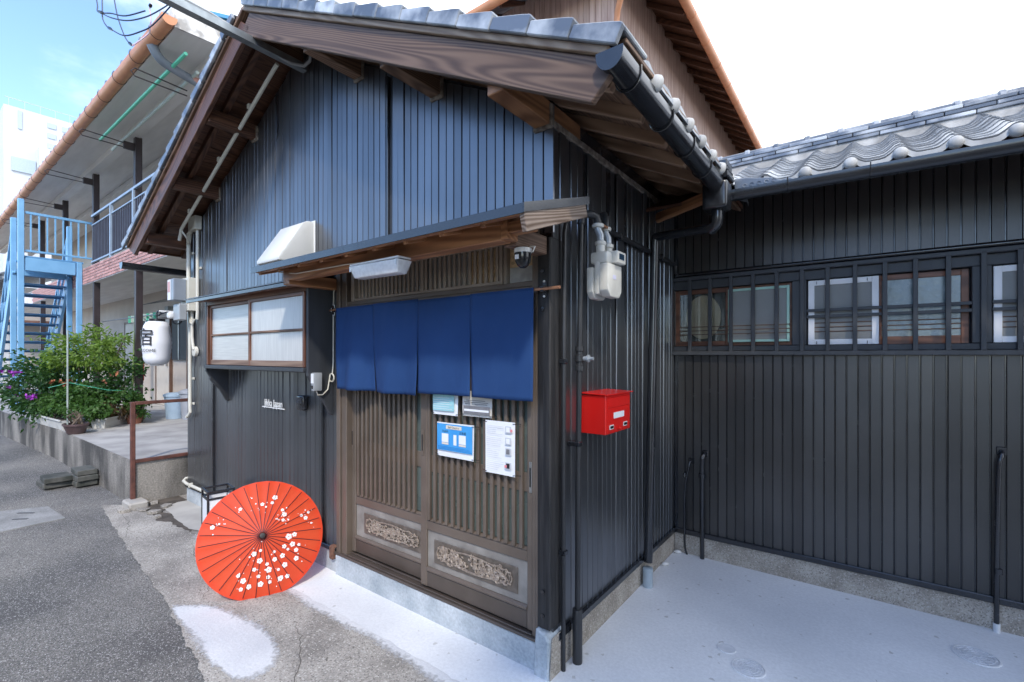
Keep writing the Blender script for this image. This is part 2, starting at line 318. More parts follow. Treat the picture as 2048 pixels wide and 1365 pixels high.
def strips(parent,m,x0,x1,z0f,z1f,plane,axis,dep=.008,wd=.0592,tilt=.7,top=None):
    n=int(round((x1-x0)/PIT))
    for i in range(n):
        c=x0+(i+.5)*PIT; z0=z0f(c); z1=z1f(c)
        if z1-z0<.03: continue
        me=strip_mesh(z1-z0,wd,dep,top(c) if top else 0)
        rot=Matrix.Rotation(R(rs.gauss(0,tilt)),4,'Z')@Matrix.Rotation(R(rs.gauss(0,.12)),4,'X')
        if axis=='x': mw=T(c,plane,z0)@rot
        else: mw=T(plane,c,z0)@Matrix.Rotation(R(90),4,'Z')@rot
        link('siding_strip',me,m,parent,mw)
cz=lambda v:(lambda c:v)
# front wall core, with the gable triangle
fw=MB().box(HX0,-1.845,.004,.10,.12,2.2).prism([(HX0,2.2),(0-.001,2.2),(0-.001,zr(0)+.12),(AX,zr(AX)+.12),(HX0,zr(HX0)+.12)],'y',.004,.10)
front=fw.build('front_wall',blackm,house)
strips(front,siding,HX0,-3.72,cz(.185),lambda c:zr(c)+.10,.004,'x',top=lambda c:.497*PIT*.92)
strips(front,siding,-3.72,AX,cz(2.21),lambda c:zr(c)+.10,.004,'x',top=lambda c:.497*PIT*.92)
strips(front,siding,AX,0.014,cz(2.215),lambda c:zr(c)+.10,.004,'x',top=lambda c:-.497*PIT*.92)
strips(front,siding,-3.72,-1.845,cz(.185),cz(2.19),.004,'x')
MB().box(-4.03,-4.005,-.022,.006,.18,1.47).build('joint_cover',blackm,front,.002)
MB().box(-2.05,-2.028,-.022,.006,.18,1.46).build('joint_cover',blackm,front,.002)
MB().box(-1.275,-1.255,-.022,.006,2.3,3.44).build('joint_cover',blackm,front,.003)
MB().box(HX0-.01,-1.85,-.03,.006,.155,.188).build('base_flashing',blackm,front,.004)
# side wall (faces +X)
sw=MB().box(-.10,-.004,.10,3.6,.12,2.86); side=sw.build('side_wall',blackm,house)
strips(side,siding,.0,1.875,cz(.195),cz(2.76),-.004,'y')
MB().box(-.006,.026,.03,1.88,.158,.196).build('base_flashing',blackm,side,.004)
MB().prism([(.0,2.74),(1.88,2.74),(1.88,2.775),(.0,2.775)],'x',-.004,.016).build('ragged_sealant',mat('dirty_sealant',(.30,.26,.21),(.12,.09,.07),rough=.9,scale=25,coord='world',bump=1,bscale=60),side,.003)
lw=MB().box(HX0,HX0+.1,.10,3.6,0,2.72); lw.build('left_wall',siding,house)
MB().box(HX0+.1,-.1,3.5,3.6,0,2.8).build('rear_wall',siding,house)
# plinths
MB().box(HX0-.005,-1.845,-.012,.1,-.05,.16).build('front_plinth',concbl,house,.004)
MB().box(-1.845,-.07,-.03,.1,-.05,.146).build('door_plinth',concbl,house,.008)
MB().box(-.1,.012,.09,1.88,-.05,.16).build('side_plinth',concpl,house,.003)
MB().prism([(-.078,-.05),(.012,-.05),(.016,.19),(.0,.215),(-.062,.238),(-.07,.15)],'y',-.055,.088).build('corner_stone',concbl,house,.008)
MB().prism([(-.0555,-.04),(.03,-.04),(.07,.0),(.086,.12),(.05,.20),(-.03,.20)],'x',.0165,.022).build('corner_stone_face',concpl,house,.002)
MB().box(-1.90,-1.852,-.05,.0,.10,.205).build('jamb_foot',mat('rusty_iron',(.20,.10,.065),(.09,.04,.025),rough=.8,scale=18,coord='world',bump=.5),house,.012)
MB().box(-.066,.012,-.034,.09,.232,2.19).build('corner_post',charw,house,.006)
for z in (.30,.42,1.83,2.02): MB().lathe([(.0,-.042),(.011,-.041),(.011,-.033)],(-.03,0,z),10,'y').build('bolt_head',blackm,house,smooth=True)
# ---------------- roof
roof=MB()
EX0,EX1,Y0,Y1=-5.12,.52,-.40,3.62
for a,b in ((EX0,AX),(AX,EX1)):
    roof.prism([(a,zr(a)+.205),(b,zr(b)+.205),(b,zr(b)+.235),(a,zr(a)+.235)],'y',Y0,Y1)
roof=roof.build('roof',woodd,house)
# soffit planks under each slope (run along Y)
def planks(xa,xb,n,m):
    for i in range(n):
        a=xa+(xb-xa)*i/n; b=xa+(xb-xa)*(i+1)/n
        p=Vector(((a+b)/2,(Y0+Y1)/2,zr((a+b)/2)+.192+rs.uniform(-.002,.002))); sgn=-1 if (a+b)/2>AX else 1
        ang=math.atan(.497)*sgn; wdt=abs(b-a)/math.cos(ang)-.004
        me=MB().box(-(Y1-Y0)/2+.03,(Y1-Y0)/2-.03,-wdt/2,wdt/2,-.008,.008).mesh('soffit_board',.001)
        mw=T(*p)@Matrix.Rotation(-ang,4,'Y')@Matrix.Rotation(R(90),4,'Z')
        link('soffit_board',me,m,roof,mw)
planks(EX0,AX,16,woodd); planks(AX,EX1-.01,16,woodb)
# rafters (run down the slope)
for sx,m in ((1,woodb),(-1,woodd)):
    for k,y in enumerate([-.255+.318*i for i in range(12)]):
        xe=.455 if sx>0 else -5.06
        p=(AX+sx*.02,y,zr(AX)+.155); q=(xe,y,zr(xe)+.155)
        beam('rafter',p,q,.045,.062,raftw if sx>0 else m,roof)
# eave fascia
beam('eave_board',(.485,Y0+.02,zr(.485)+.215),(.485,1.30,zr(.485)+.215),.025,.06,woodb,roof)
beam('eave_board',(-5.10,Y0+.02,zr(-5.10)+.2),(-5.10,Y1,zr(-5.10)+.2),.025,.06,woodd,roof)
# bargeboards and pale verge strips
for xa,xb,nm in ((AX-.0,.495,'r'),(AX,-5.04,'l')):
    mw,l=frame((xa,-.415,zr(xa)+.0875),(xb,-.415,zr(xb)+.0875))
    h=.175*math.cos(math.atan(.497)); e=.06
    poly=[(-l/2-(.04 if nm=='r' else .04),-h/2),(l/2-(.02),-h/2),(l/2+(.03),h/2),(-l/2+.04,h/2)] if nm=='r' else [(-l/2-.04,-h/2),(l/2-.10,-h/2),(l/2+.02,h/2),(-l/2+.04,h/2)]
    me=MB().prism(poly,'y',-.016,.016).mesh('bargeboard',.004)
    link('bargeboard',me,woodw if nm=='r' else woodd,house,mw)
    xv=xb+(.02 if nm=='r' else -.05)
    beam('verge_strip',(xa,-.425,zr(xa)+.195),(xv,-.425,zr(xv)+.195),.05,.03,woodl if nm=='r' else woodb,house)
    beam('inner_rake_board',(xa,-.375,zr(xa)+.165),(xb,-.375,zr(xb)+.165),.04,.05,woodd,house)
# purlins
for i,x in enumerate((-.046,-.81,-1.585,AX,-3.135,-3.91,-4.672)):
    wdt=.092 if i in(0,6) else .085; z=zr(x)+.055 if i not in(0,6) else zr(x)+.03
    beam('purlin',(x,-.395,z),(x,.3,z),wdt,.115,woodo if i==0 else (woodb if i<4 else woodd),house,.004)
    if i in (0,1,2,4,5): MB().box(x-wdt/2-.012,x+wdt/2+.012,-.022,.004,z-.075,z+.05).build('purlin_mortar',MT['dirty_sealant'],house,.008)
# verge tiles, one by one, from the eave up
def verge_tile_mesh(ln):
    return MB().prism([(-ln/2+.002,-.004),(ln/2-.002,-.004),(ln/2-.002,.064),(ln/2-.012,.070),(ln/2-.055,.067),(-ln/2+.002,.047)],'y',-.030,-.008).prism([(ln/2-.0,.0635),(ln/2-.012,.070),(ln/2-.055,.067),(-ln/2,.047),(-ln/2,.034),(ln/2,.048)],'y',-.0075,.20).mesh('roof_tile',.004)
vt=verge_tile_mesh(.2155)
sl=math.atan(.497); stepx=.1925
for sx,lim in ((1,.56),(-1,-5.16)):
    x=lim-sx*stepx/2; k=0
    while (x-AX)*sx>.02:
        mw=T(x,-.445,zr(x)+.213)@Matrix.Rotation(sl*sx,4,'Y')@Matrix.Rotation(0 if sx>0 else math.pi,4,'Z')
        if sx<0: mw=T(x,-.445,zr(x)+.213)@Matrix.Rotation(-sl,4,'Y')@Matrix.Scale(-1,4,(1,0,0))
        link('roof_tile',vt,tile,roof,mw@T(0,0,rs.uniform(-.002,.002)))
        x-=sx*stepx; k+=1
# field of pantiles behind the verge (out of sight from the lane), joined
mbf=MB()
for sx,lim in ((1,.56),(-1,-5.16)):
    nx=15; ny=64
    for r in range(nx):
        xa=lim-sx*stepx*r; xb=xa-sx*stepx*1.12
        if (xb-AX)*sx<-.02: xb=AX
        rows=[]
        for (x,dz) in ((xa,.285),(xb,.262)):
            for j in range(ny+1):
                y=-.22+ (3.84)*j/ny; rows.append((x,y,zr(x)+dz+.018*math.sin(y/.215*2*math.pi)))
        mbf.add(rows,[(j,j+1,ny+2+j,ny+1+j) for j in range(ny)])
        mbf.add([(xa,rows[j][1],rows[j][2]) for j in range(ny+1)]+[(xa,rows[j][1],rows[j][2]-.03) for j in range(ny+1)],[(j,j+1,ny+2+j,ny+1+j) for j in range(ny)])
tag(mbf.build('pantile_field',tile,roof),kind='stuff')
MB().tube([(AX,-.43,zr(AX)+.33),(AX,3.6,zr(AX)+.33)],.085,12).build('ridge_tile',tile,roof,smooth=True)
# round eave tile ends along the right eave
tilep=mat('pale_tile_face',(.50,.50,.48),(.34,.34,.33),rough=.55,scale=12,coord='obj',rnd=.1)
kn=MB().lathe([(0,-.012),(.018,-.006),(.025,.002),(.027,.02),(.024,.10)],(0,0,0),14,'x').mesh('eave_tile_end',0,True)
for j in range(7):
    y=-.13+.215*j
    link('eave_tile_end',kn,tilep,roof,T(.595,y,zr(.6)+.235)@Matrix.Rotation(math.pi,4,'Z')@Matrix.Rotation(-.3,4,'Y')@Matrix.Diagonal((1,.85,1.3,1)))
    MB().prism([(.0,0),(.215,0),(.215,.03),(.16,.016),(.1,.01),(.05,.016),(.0,.03)],'x',-.01,.0).build('eave_tile_lip',tile,roof,mw=T(.585,y,zr(.6)+.235))
beam('eave_batten',(.56,-.42,zr(.56)+.245),(.56,1.35,zr(.56)+.245),.03,.02,woodb,roof)
# right eave gutter with brackets and hopper
def gutter(name,p,q,r,m,parent,depth=1.15,n=12):
    p=Vector(p);q=Vector(q);d=(q-p).normalized();s=d.cross(Vector((0,0,1))).normalized();mb=MB()
    prof=[(math.cos(math.pi+math.pi*k/n)*r,math.sin(math.pi+math.pi*k/n)*r*depth) for k in range(n+1)]
    prof=[(-r,.012)]+prof+[(r,.012)]; inn=[(a*.93,b*.93+.002) for a,b in prof]
    loop=prof+inn[::-1]; N_=len(loop); vs=[]
    for c in (p,q):
        for a,b in loop: vs.append(c+s*a+Vector((0,0,b)))
    mb.add(vs,[(i,(i+1)%N_,N_+(i+1)%N_,N_+i) for i in range(N_)]+[tuple(range(N_)),tuple(range(2*N_-1,N_-1,-1))])
    for c,dd in ((p,-.006),(q,.006)):      # end caps
        vs=[c+s*a+Vector((0,0,b)) for a,b in prof]+[c+d*dd+s*a*1.06+Vector((0,0,b*1.05)) for a,b in prof]; k=len(prof)
        mb.add(vs,[tuple(range(k)),tuple(range(2*k-1,k-1,-1))]+[(i,(i+1)%k,k+(i+1)%k,k+i) for i in range(k)])
    g=mb.build(name,m,parent,smooth=True); return g,s,d
g,_,_=gutter('eave_gutter',(.53,-.46,2.672),(.53,1.02,2.645),.05,blackm,house)
def bracket(parent,c,s,r,m):
    c=Vector(c); MB().tube([c+s*(r*1.06*math.cos(a))+Vector((0,0,r*1.2*math.sin(a))) for a in [math.pi+math.pi*k/12 for k in range(13)]]+[c+s*r*1.06+Vector((0,0,.025))],.0035,6).build('gutter_bracket',m,parent,smooth=True)
for y in (-.30,.07,.40,.72): bracket(g,(.53,y,2.668-.018*(y+.4)),Vector((1,0,0)),.05,blackm)
bracket(g,(.53,.07,2.66),Vector((1,0,0)),.052,blackm)
# hopper box at the inner corner
hp=MB().box(.455,.60,1.00,1.14,2.49,2.66).build('rain_hopper',blackm,house,.02,True,seg=3)
MB().box(.445,.61,.99,1.15,2.665,2.70).box(.45,.605,.995,1.145,2.705,2.725).build('hopper_rim',blackm,hp,.006)
MB().box(.455,.60,1.0,1.14,2.73,2.775).build('hopper_cap',blackm,hp,.006)
# left eave gutter
gutter('eave_gutter',(-5.19,-.47,2.595),(-5.19,3.4,2.56),.05,blackm,house)
# wooden stub under the eave at the inner corner
beam('eave_stub',(.0,1.48,2.63),(.47,1.10,2.60),.05,.07,woodo,house,.012)
# ================================================================= ENTRANCE
dglass=mat('dark_green_obscure_glass',(.11,.135,.125),(.075,.095,.09),rough=.22,rough2=.32,scale=3,coord='world',spec=.6)
goldgl=mat('pebbled_gold_lit_glass',(.80,.58,.33),(.52,.36,.2),rough=.3,scale=60,detail=3,coord='world',bump=.6,bscale=170,spec=.6)  # gold light on the transom glass is put into this colour
greygl=mat('grey_obscure_glass',(.46,.46,.44),(.34,.34,.33),rough=.25,scale=20,coord='world',bump=.2,bscale=120)
fr=MB().box(-1.845,-1.80,-.02,.09,.146,2.24).box(-1.795,-1.735,-.008,.09,.146,2.24).box(-.112,-.088,-.012,.09,.146,2.24).box(-.086,-.067,-.02,.09,.146,2.24)
fr.box(-1.735,-.112,-.012,.09,1.915,1.955).box(-1.735,-.112,-.002,.09,1.957,1.985).box(-1.735,-.112,-.012,.09,2.215,2.26)
dfr=fr.build('door_frame',bronze,house,.003)
MB().box(-1.86,-.07,-.034,.09,.147,.162).box(-1.73,-.11,-.022,-.014,.163,.172).box(-1.73,-.11,.020,.026,.163,.176).box(-1.73,-.11,.068,.09,.163,.19).build('door_track',bronzed,house,.002)
SLM={}
def slat(parent,x,y,z0,z1,wd,dp,m):
    k=(round(z1-z0,3),wd,dp)
    if k not in SLM: SLM[k]=MB().box(-wd/2,wd/2,-dp/2,dp/2,0,z1-z0).mesh('slat',.002); SLM[k].materials.append(m)
    return link('slat',SLM[k],m,parent,T(x,y,z0))
def scroll(x0,x1,z0,z1,y,seed):
    rd=random.Random(seed); mb=MB(); cx=(x0+x1)/2; czz=(z0+z1)/2; hw=(x1-x0)/2; hh=(z1-z0)/2
    # scalloped outer border
    pts=[]; n=200
    for i in range(n+1):
        a=2*math.pi*i/n; c=math.cos(a); s_=math.sin(a); e=.42
        px=hw*.93*math.copysign(abs(c)**e,c); pz=hh*.80*math.copysign(abs(s_)**e,s_); k=.010*abs(math.sin(a*8))
        nx,nz=(c/hw,s_/hh); ln=math.hypot(nx,nz); pts.append((cx+px-nx/ln*k,y-.004,czz+pz-nz/ln*k))
    mb.tube(pts,.0042,5,False)
    pts2=[(cx+(p[0]-cx)*.95,y-.003,czz+(p[2]-czz)*.88) for p in pts]; mb.tube(pts2,.002,4,False)
    # acanthus scrolls
    for i in range(85):
        u=rd.uniform(-.78,.78); v=rd.uniform(-.48,.48); ox=cx+u*hw; oz=czz+v*hh; a0=rd.uniform(0,6.28); sg=rd.choice((-1,1)); r0=rd.uniform(.012,.022)
        sp=[(ox+(r0*(1-t/11.))*math.cos(a0+sg*t*.48),y-.005+.003*(t/11.),oz+(r0*(1-t/11.))*math.sin(a0+sg*t*.48)) for t in range(11)]
        mb.tube(sp,[.0026+.003*math.sin(math.pi*t/10) for t in range(11)],5)
        for q in range(2):
            a=a0+rd.uniform(-1,1); l_=rd.uniform(.01,.02)
            mb.tube([(ox+r0*math.cos(a),y-.004,oz+r0*math.sin(a)),(ox+(r0+l_*.5)*math.cos(a+.2),y-.007,oz+(r0+l_*.5)*math.sin(a+.2)),(ox+(r0+l_)*math.cos(a+.5),y-.004,oz+(r0+l_)*math.sin(a+.5))],[.001,.0042,.001],5)
    return mb
orn=mat('bronze_relief',(.42,.345,.275),(.23,.185,.148),rough=.45,metal=.3,scale=60,coord='world')
ornb=mat('dark_relief_ground',(.17,.14,.113),(.11,.092,.075),rough=.55,metal=.2,scale=30,coord='world')
pand=mat('worn_grey_door_panel',(.30,.28,.25),(.17,.155,.138),rough=.6,scale=9,detail=9,coord='world',bump=.25,lo=.3,hi=.72)
def door(x0,x1,y,sx,n,dx0,dx1,lst,rst,seed):
    cxm=(x0+x1)/2
    d=MB().box(x0,x0+lst,y,y+.03,.176,1.915).box(x1-rst,x1,y,y+.03,.176,1.915).box(x0+lst,x1-rst,y+.002,y+.028,1.84,1.913).build('sliding_door',bronze,house,.004)
    a,b=x0+lst,x1-rst
    MB().box(a,b,y+.001,y+.027,.178,.272).build('bottom_rail',bronzed,d,.004)
    MB().prism([(y+.0,.274),(y-.006,.279),(y-.006,.290),(y+.006,.298),(y+.02,.298),(y+.02,.274)],'x',a,b).build('rail_moulding',bronze,d,.001)
    MB().box(a,b,y+.012,y+.02,.299,.525).build('kick_panel',pand,d)
    MB().box(a,b,y+.002,y+.026,.5255,.582).prism([(y-.004,.586),(y+.02,.60),(y+.02,.586)],'x',a,b).build('middle_rail',bronze,d,.003)
    MB().box(a,b,y+.022,y+.025,.60,1.84).build('pane',dglass,d)
    MB().box(a,b,y+.014,y+.0215,.885,.985).build('glazing_bar',bronze,d,.002)
    for i in range(n): slat(d,sx+(i*(.0497)),y+.002,.592,1.845,.021,.02,bronze)
    MB().box(dx0,dx1,y+.006,y+.0115,.335,.478).build('relief_ground',ornb,d,.002)
    scroll(dx0+.012,dx1-.012,.345,.47,y+.004,seed).build('relief_scrollwork',orn,d,smooth=True)
    return d
dl=door(-1.735,-.93,.036,-1.655,13,-1.598,-.99,.042,.03,3)
dr=door(-.958,-.114,-.004,-.88,15,-.845,-.213,.055,.035,4)
steel=mat('brushed_steel',(.55,.55,.54),(.45,.45,.44),rough=.35,metal=.9,scale=10,coord='world')
for d,x,y,z in ((dl,-1.72,.036,1.0),(dr,-.935,-.004,1.06),(dr,-.124,-.004,.97)):
    MB().box(x-.009,x+.009,y-.006,y-.001,z-.08,z+.08).build('door_pull',steel if x>-.5 else bronze,d,.003)
    MB().box(x-.004,x+.004,y-.0075,y-.0065,z-.05,z+.05).build('pull_recess',blackm,d)
# transom
tr=MB().box(-1.735,-.112,.05,.06,1.985,2.215).build('transom',greygl,house)
MB().box(-1.69,-1.655,-.002,.045,1.986,2.214).box(-.97,-.945,.006,.045,2.0,2.2).box(-.335,-.315,-.002,.045,1.986,2.214).box(-.313,-.295,.01,.045,1.986,2.214).box(-1.655,-.335,.004,.045,1.987,2.005).box(-1.655,-.335,.004,.045,2.195,2.213).build('transom_frame',bronzel,tr,.002)
MB().box(-.6,-.336,.044,.049,1.99,2.21).box(-.294,-.113,.042,.049,2.075,2.214).build('gold_lit_pane',goldgl,tr)
MB().box(-.294,-.113,.042,.049,1.987,2.0745).build('frosted_pane',greygl,tr)
MB().box(-1.654,-.98,.040,.049,1.99,2.04).build('lower_painted_glint',mat('pale_glint_glass',(.62,.66,.68),(.45,.5,.52),rough=.3,scale=30,coord='world'),tr)  # pale strip paints a glint along the foot of the transom glass
for i in range(33):
    x=-1.612+i*.0404
    if x<-.345: slat(tr,x,.014,2.005,2.196,.019,.012,bronzel)
# ================================================================= BAY WINDOW
bx0,bx1,by=-3.70,-1.905,-.20
rib=mat('ribbed_frosted_glass',(.53,.53,.505),(.45,.45,.43),rough=.3,scale=4,stretch=(1,1,20),coord='world',bump=.15,bscale=14,bstretch=(.4,.4,14),spec=.6)
ribv=mat('streaked_frosted_glass',(.55,.555,.535),(.47,.475,.46),rough=.3,scale=6,stretch=(20,20,1),coord='world',bump=.12,bscale=20,bstretch=(14,14,.4),spec=.6)
bay=MB().box(bx0+.03,bx1-.03,by+.03,-.01,1.50,1.525).box(bx0+.03,bx1-.03,-.02,-.01,1.525,2.12).build('bay_window',blackw,house)
for x in (bx0,bx1-.03):
    MB().prism([(-.008,2.19),(by-.005,2.12),(by-.005,1.455),(by+.028,1.40),(by+.028,1.375),(by+.06,1.335),(by+.115,1.27),(-.03,1.165),(-.008,1.155)],'x',x,x+.03).build('side_board',blackw,bay,.003)
MB().box(bx0+.031,bx1-.0305,by-.025,by+.06,1.478,1.51).build('sill',blackw,bay,.004)
MB().box(bx0+.031,bx1-.0305,by+.03,-.01,1.472,1.477).build('sill_underside',blackw,bay)
beam('head_rail',(bx0+.031,by+.012,2.085),(bx1-.031,by+.012,2.085),.03,.05,woods,bay)
beam('jamb',(bx0+.045,by+.012,1.511),(bx0+.045,by+.012,2.059),.03,.028,woods,bay,up=(1,0,0))
def sash(x0,x1,y,pm,seed):
    beam('sash_stile',(x0+.0155,y,1.513),(x0+.0155,y,2.057),.024,.031,woods,bay,up=(1,0,0)); beam('sash_stile',(x1-.0125,y,1.513),(x1-.0125,y,2.057),.024,.025,woods,bay,up=(1,0,0))
    beam('sash_top_rail',(x0+.032,y,2.045),(x1-.026,y,2.045),.022,.026,woods,bay); beam('sash_bottom_rail',(x0+.032,y,1.536),(x1-.026,y,1.536),.022,.045,woodp,bay)
    beam('glazing_bar',(x0+.032,y-.001,1.785),(x1-.026,y-.001,1.785),.022,.018,woodb,bay)
    MB().box(x0+.032,x1-.026,y+.001,y+.005,1.559,1.775).build('pane',pm,bay); MB().box(x0+.032,x1-.026,y+.001,y+.005,1.795,2.031).build('pane',pm,bay)
sash(bx0+.065,-2.775,by+.022,rib,1); sash(-2.80,bx1-.032,by-.004,ribv,2)
# little lean-to roof over the bay
MB().prism([(0,2.215),(-.315,2.128),(-.315,2.118),(0,2.203)],'x',-3.86,-1.93).build('bay_roof',mat('blue_grey_flashing',(.10,.115,.13),(.075,.085,.10),rough=.35,metal=.3,scale=5,coord='world'),bay,.002)
MB().box(-3.85,-1.94,-.31,-.295,2.088,2.1175).build('bay_roof_fascia',blackm,bay,.003)
beam('soffit_rail',(bx0,-.255,2.105),(bx1-.04,-.255,2.105),.075,.02,woods,bay)
# ================================================================= CANOPY OVER THE DOOR
cx0,cx1=-2.04,.205
def cz_(y): return 2.352+.31*y
can=MB().prism([(.0,cz_(0)),(-.53,cz_(-.53)),(-.53,cz_(-.53)-.008),(0,cz_(0)-.008)],'x',cx0,cx1).build('canopy',blackm,house)
MB().box(cx0,cx1,-.534,-.5305,2.148,2.187).build('drip_edge',blackm,can,.001)
MB().prism([(.0,cz_(0)+.002),(-.535,cz_(-.535)+.002),(-.535,cz_(-.535)-.036),(0,cz_(0)-.036)],'x',cx1+.001,cx1+.005).build('end_flashing',blackm,can)
MB().prism([(.0,cz_(0)-.012),(-.52,cz_(-.52)-.012),(-.52,cz_(-.52)-.022),(0,cz_(0)-.022)],'x',cx0+.01,cx1-.03).build('canopy_deck',woodo,can)
beam('front_batten',(cx0+.03,-.50,cz_(-.5)-.035),(cx1-.03,-.50,cz_(-.5)-.035),.03,.022,woodo,can)
rk=wood('stripped_rake_board',(.30,.235,.19),(.085,.05,.03),waves=150,rough=.6,st=(.9,6,6))
mwr,l_=frame((cx1-.012,-.52,cz_(-.52)-.068),(cx1-.012,-.02,cz_(-.02)-.062)); MB_=MB().prism([(-l_/2,-.045),(l_/2,-.032),(l_/2,.036),(-l_/2,.036)],'y',-.013,.013)
link('rake_board',MB_.mesh('rake_board',.003),rk,can,mwr)
for x in [-1.99+.245*i for i in range(9)]: beam('canopy_rafter',(x,-.50,cz_(-.5)-.046),(x,-.012,cz_(-.012)-.046),.03,.03,woodo,can,.002)
beam('front_beam',(-1.93,-.335,2.155),(-.03,-.335,2.155),.075,.095,woodo,can,.004)
beam('beam_end',(-.028,-.335,2.16),(.125,-.335,2.16),.06,.05,woodo,can,.004)
MB().box(-.03,.005,-.377,-.293,2.112,2.207).build('beam_stub',woodo,can,.003)
beam('canopy_arm',(-.045,-.29,2.145),(-.045,.0,2.145),.075,.09,woodw,can,.004)
beam('canopy_arm',(-1.885,-.372,2.12),(-1.885,-.004,2.12),.08,.08,woodo,can,.004)
MB().tube([(-2.0,-.36,2.175),(-1.75,-.375,2.14),(-1.2,-.375,2.135),(-.98,-.378,2.125)],.004,6).build('light_cable',ivory,can,smooth=True)
# ================================================================= THINGS ON THE FRONT
def text_mesh(s,size,extrude=0.0,align='CENTER'):
    cu=bpy.data.curves.new('t','FONT'); cu.body=s; cu.size=size; cu.align_x=align; cu.align_y='CENTER'; cu.extrude=extrude; cu.resolution_u=3; cu.offset=size*.004 if s=='Jikka Japan' else 0
    o=bpy.data.objects.new('t',cu); C.objects.link(o); dg=bpy.context.evaluated_depsgraph_get(); dg.update()
    me=bpy.data.meshes.new_from_object(o.evaluated_get(dg)); bpy.data.objects.remove(o); bpy.data.curves.remove(cu); return me
FACE=Matrix.Rotation(R(90),4,'X')       # text upright, facing -Y
def text(name,s,size,m,parent,mw,sx=1,extrude=0): 
    me=text_mesh(s,size,extrude); me.materials.clear(); return link(name,me,m,parent,mw@FACE@Matrix.Diagonal((sx,1,1,1)))
# noren
navy=mat('navy_noren_cloth',(.018,.056,.165),(.014,.046,.14),rough=.85,scale=3,coord='world',bump=.25,bscale=420,bstretch=(1,1,.4),spec=.25)
nor=thing('noren_curtain',(-1.0,-.06,1.35),'navy blue split noren curtain hanging on a copper rod across the entrance','curtain')
rn=random.Random(5)
xs=[-1.765,-1.34,-.903,-.479,-.060]
for k in range(4):
    a,b=xs[k],xs[k+1]; nx,nz=22,26; vs=[];fs=[]
    for j in range(nz+1):
        v=j/nz; z=1.936-v*(.566 if k>1 else .576)+ (0.004*math.sin(k*2.1+v*3))
        open_=max(0,(v-.30)/.70)
        for i in range(nx+1):
            u=i/nx; x=a+(b-a)*u
            if k>0: x+= (1-u)**3*open_*(.0,.002,.003,.004)[k]
            if k<3: x-= u**3*open_*(.008,.002,.002,.0)[k]
            amp=open_**1.2; y=-.0755-.010*math.sin(u*math.pi)*amp+(.004*min(1,v*5)+.026*amp)*math.sin(u*2.6*math.pi+k*1.3+.5*v)*(.5+.5*math.cos(k))+.012*amp*(u-.5)*(1,-1,1,-1)[k]
            y+=.0015*math.sin(x*60+v*7)
            vs.append((x,y,z))
    for j in range(nz):
        for i in range(nx): q=j*(nx+1)+i; fs.append((q,q+1,q+nx+2,q+nx+1))
    o=MB().add(vs,fs).build('curtain_panel',navy,nor,smooth=True)
    md=o.modifiers.new('s','SOLIDIFY'); md.thickness=.0015
copper=mat('copper_rod',(.52,.26,.15),(.42,.2,.11),rough=.35,metal=.6,scale=20,coord='world')
MB().tube([(-1.86,-.062,1.927),(.085,-.062,1.927)],.008,12).build('rod',copper,nor,smooth=True)
for x in (-.018,-1.845):
    MB().box(x-.012,x+.012,-.068,-.036,1.912,1.944).box(x-.012,x+.012,-.042,-.0345,1.887,1.972).build('rod_bracket',blackm,nor,.003)
    for z in (1.892,1.967): MB().lathe([(0,-.047),(.005,-.046),(.006,-.040)],(x,0,z),8,'y').build('screw_head',white,nor,smooth=True)
# posters (flat paper, slightly curled)
paper=mat('white_paper',(.80,.81,.82),(.77,.78,.79),rough=.6,scale=8,coord='world')
pblue=mat('sky_blue_print',(.045,.30,.68),(.06,.34,.70),rough=.5,scale=14,coord='world'); pteal=mat('teal_print',(.30,.58,.62),(.34,.62,.66),rough=.5,scale=9,coord='world')
pgrey=mat('grey_print',(.16,.16,.17),(.2,.2,.21),rough=.5,scale=40,coord='world'); pwarm=mat('warm_white_paper',(.66,.64,.60),(.62,.60,.56),rough=.6,scale=6,coord='world')
pcream=mat('cream_print',(.72,.66,.56),(.70,.64,.54),rough=.5,scale=9,coord='world'); ink=mat('black_ink',(.02,.02,.025),(.03,.03,.03),rough=.5,coord='world'); pink=mat('pink_print',(.75,.25,.27),(.7,.3,.3),rough=.5,coord='world'); lgrey=mat('light_grey_ink',(.52,.54,.57),(.56,.58,.6),rough=.6,coord='world')
def sheet_paper(name,x0,x1,z0,z1,y,m,parent,bend=.006,ph=0,n=10):
    vs=[];fs=[]
    for j in range(n+1):
        for i in range(n+1):
            u=i/n;v=j/n; vs.append((x0+(x1-x0)*u,y+bend*math.sin(u*3.1+ph)*math.sin(v*2.5+ph*.7),z0+(z1-z0)*v))
    for j in range(n):
        for i in range(n): q=j*(n+1)+i; fs.append((q,q+1,q+n+2,q+n+1))
    return MB().add(vs,fs).build(name,m,parent,smooth=True)
YP=-.034
def notice(x0,x1,z0,z1,label,m,ties=True):
    t=thing('notice',((x0+x1)/2,YP,z0),label,'notice'); p=sheet_paper('paper',x0,x1,z0,z1,YP,m,t,.004,x0*7)
    if ties:
        for x,s in ((x0,-1),(x1,1)):
            for z in (z0+.008,z1-.008): MB().beam((x-s*.012,YP-.005,z),(x+s*.03,YP+.012,z+.001),.003,.003).build('cable_tie',blackm,t)
    return t
def bars(name,parent,rows,y,m):
    mb=MB()
    for x0,x1,z0,z1 in rows: mb.add([(x0,y,z0),(x1,y,z0),(x1,y,z1),(x0,y,z1)],[(0,1,2,3)])
    return mb.build(name,m,parent)
t=notice(-.814,-.611,1.25,1.40,'pale teal printed notice on door lattice, half hidden under noren, leftmost',paper)
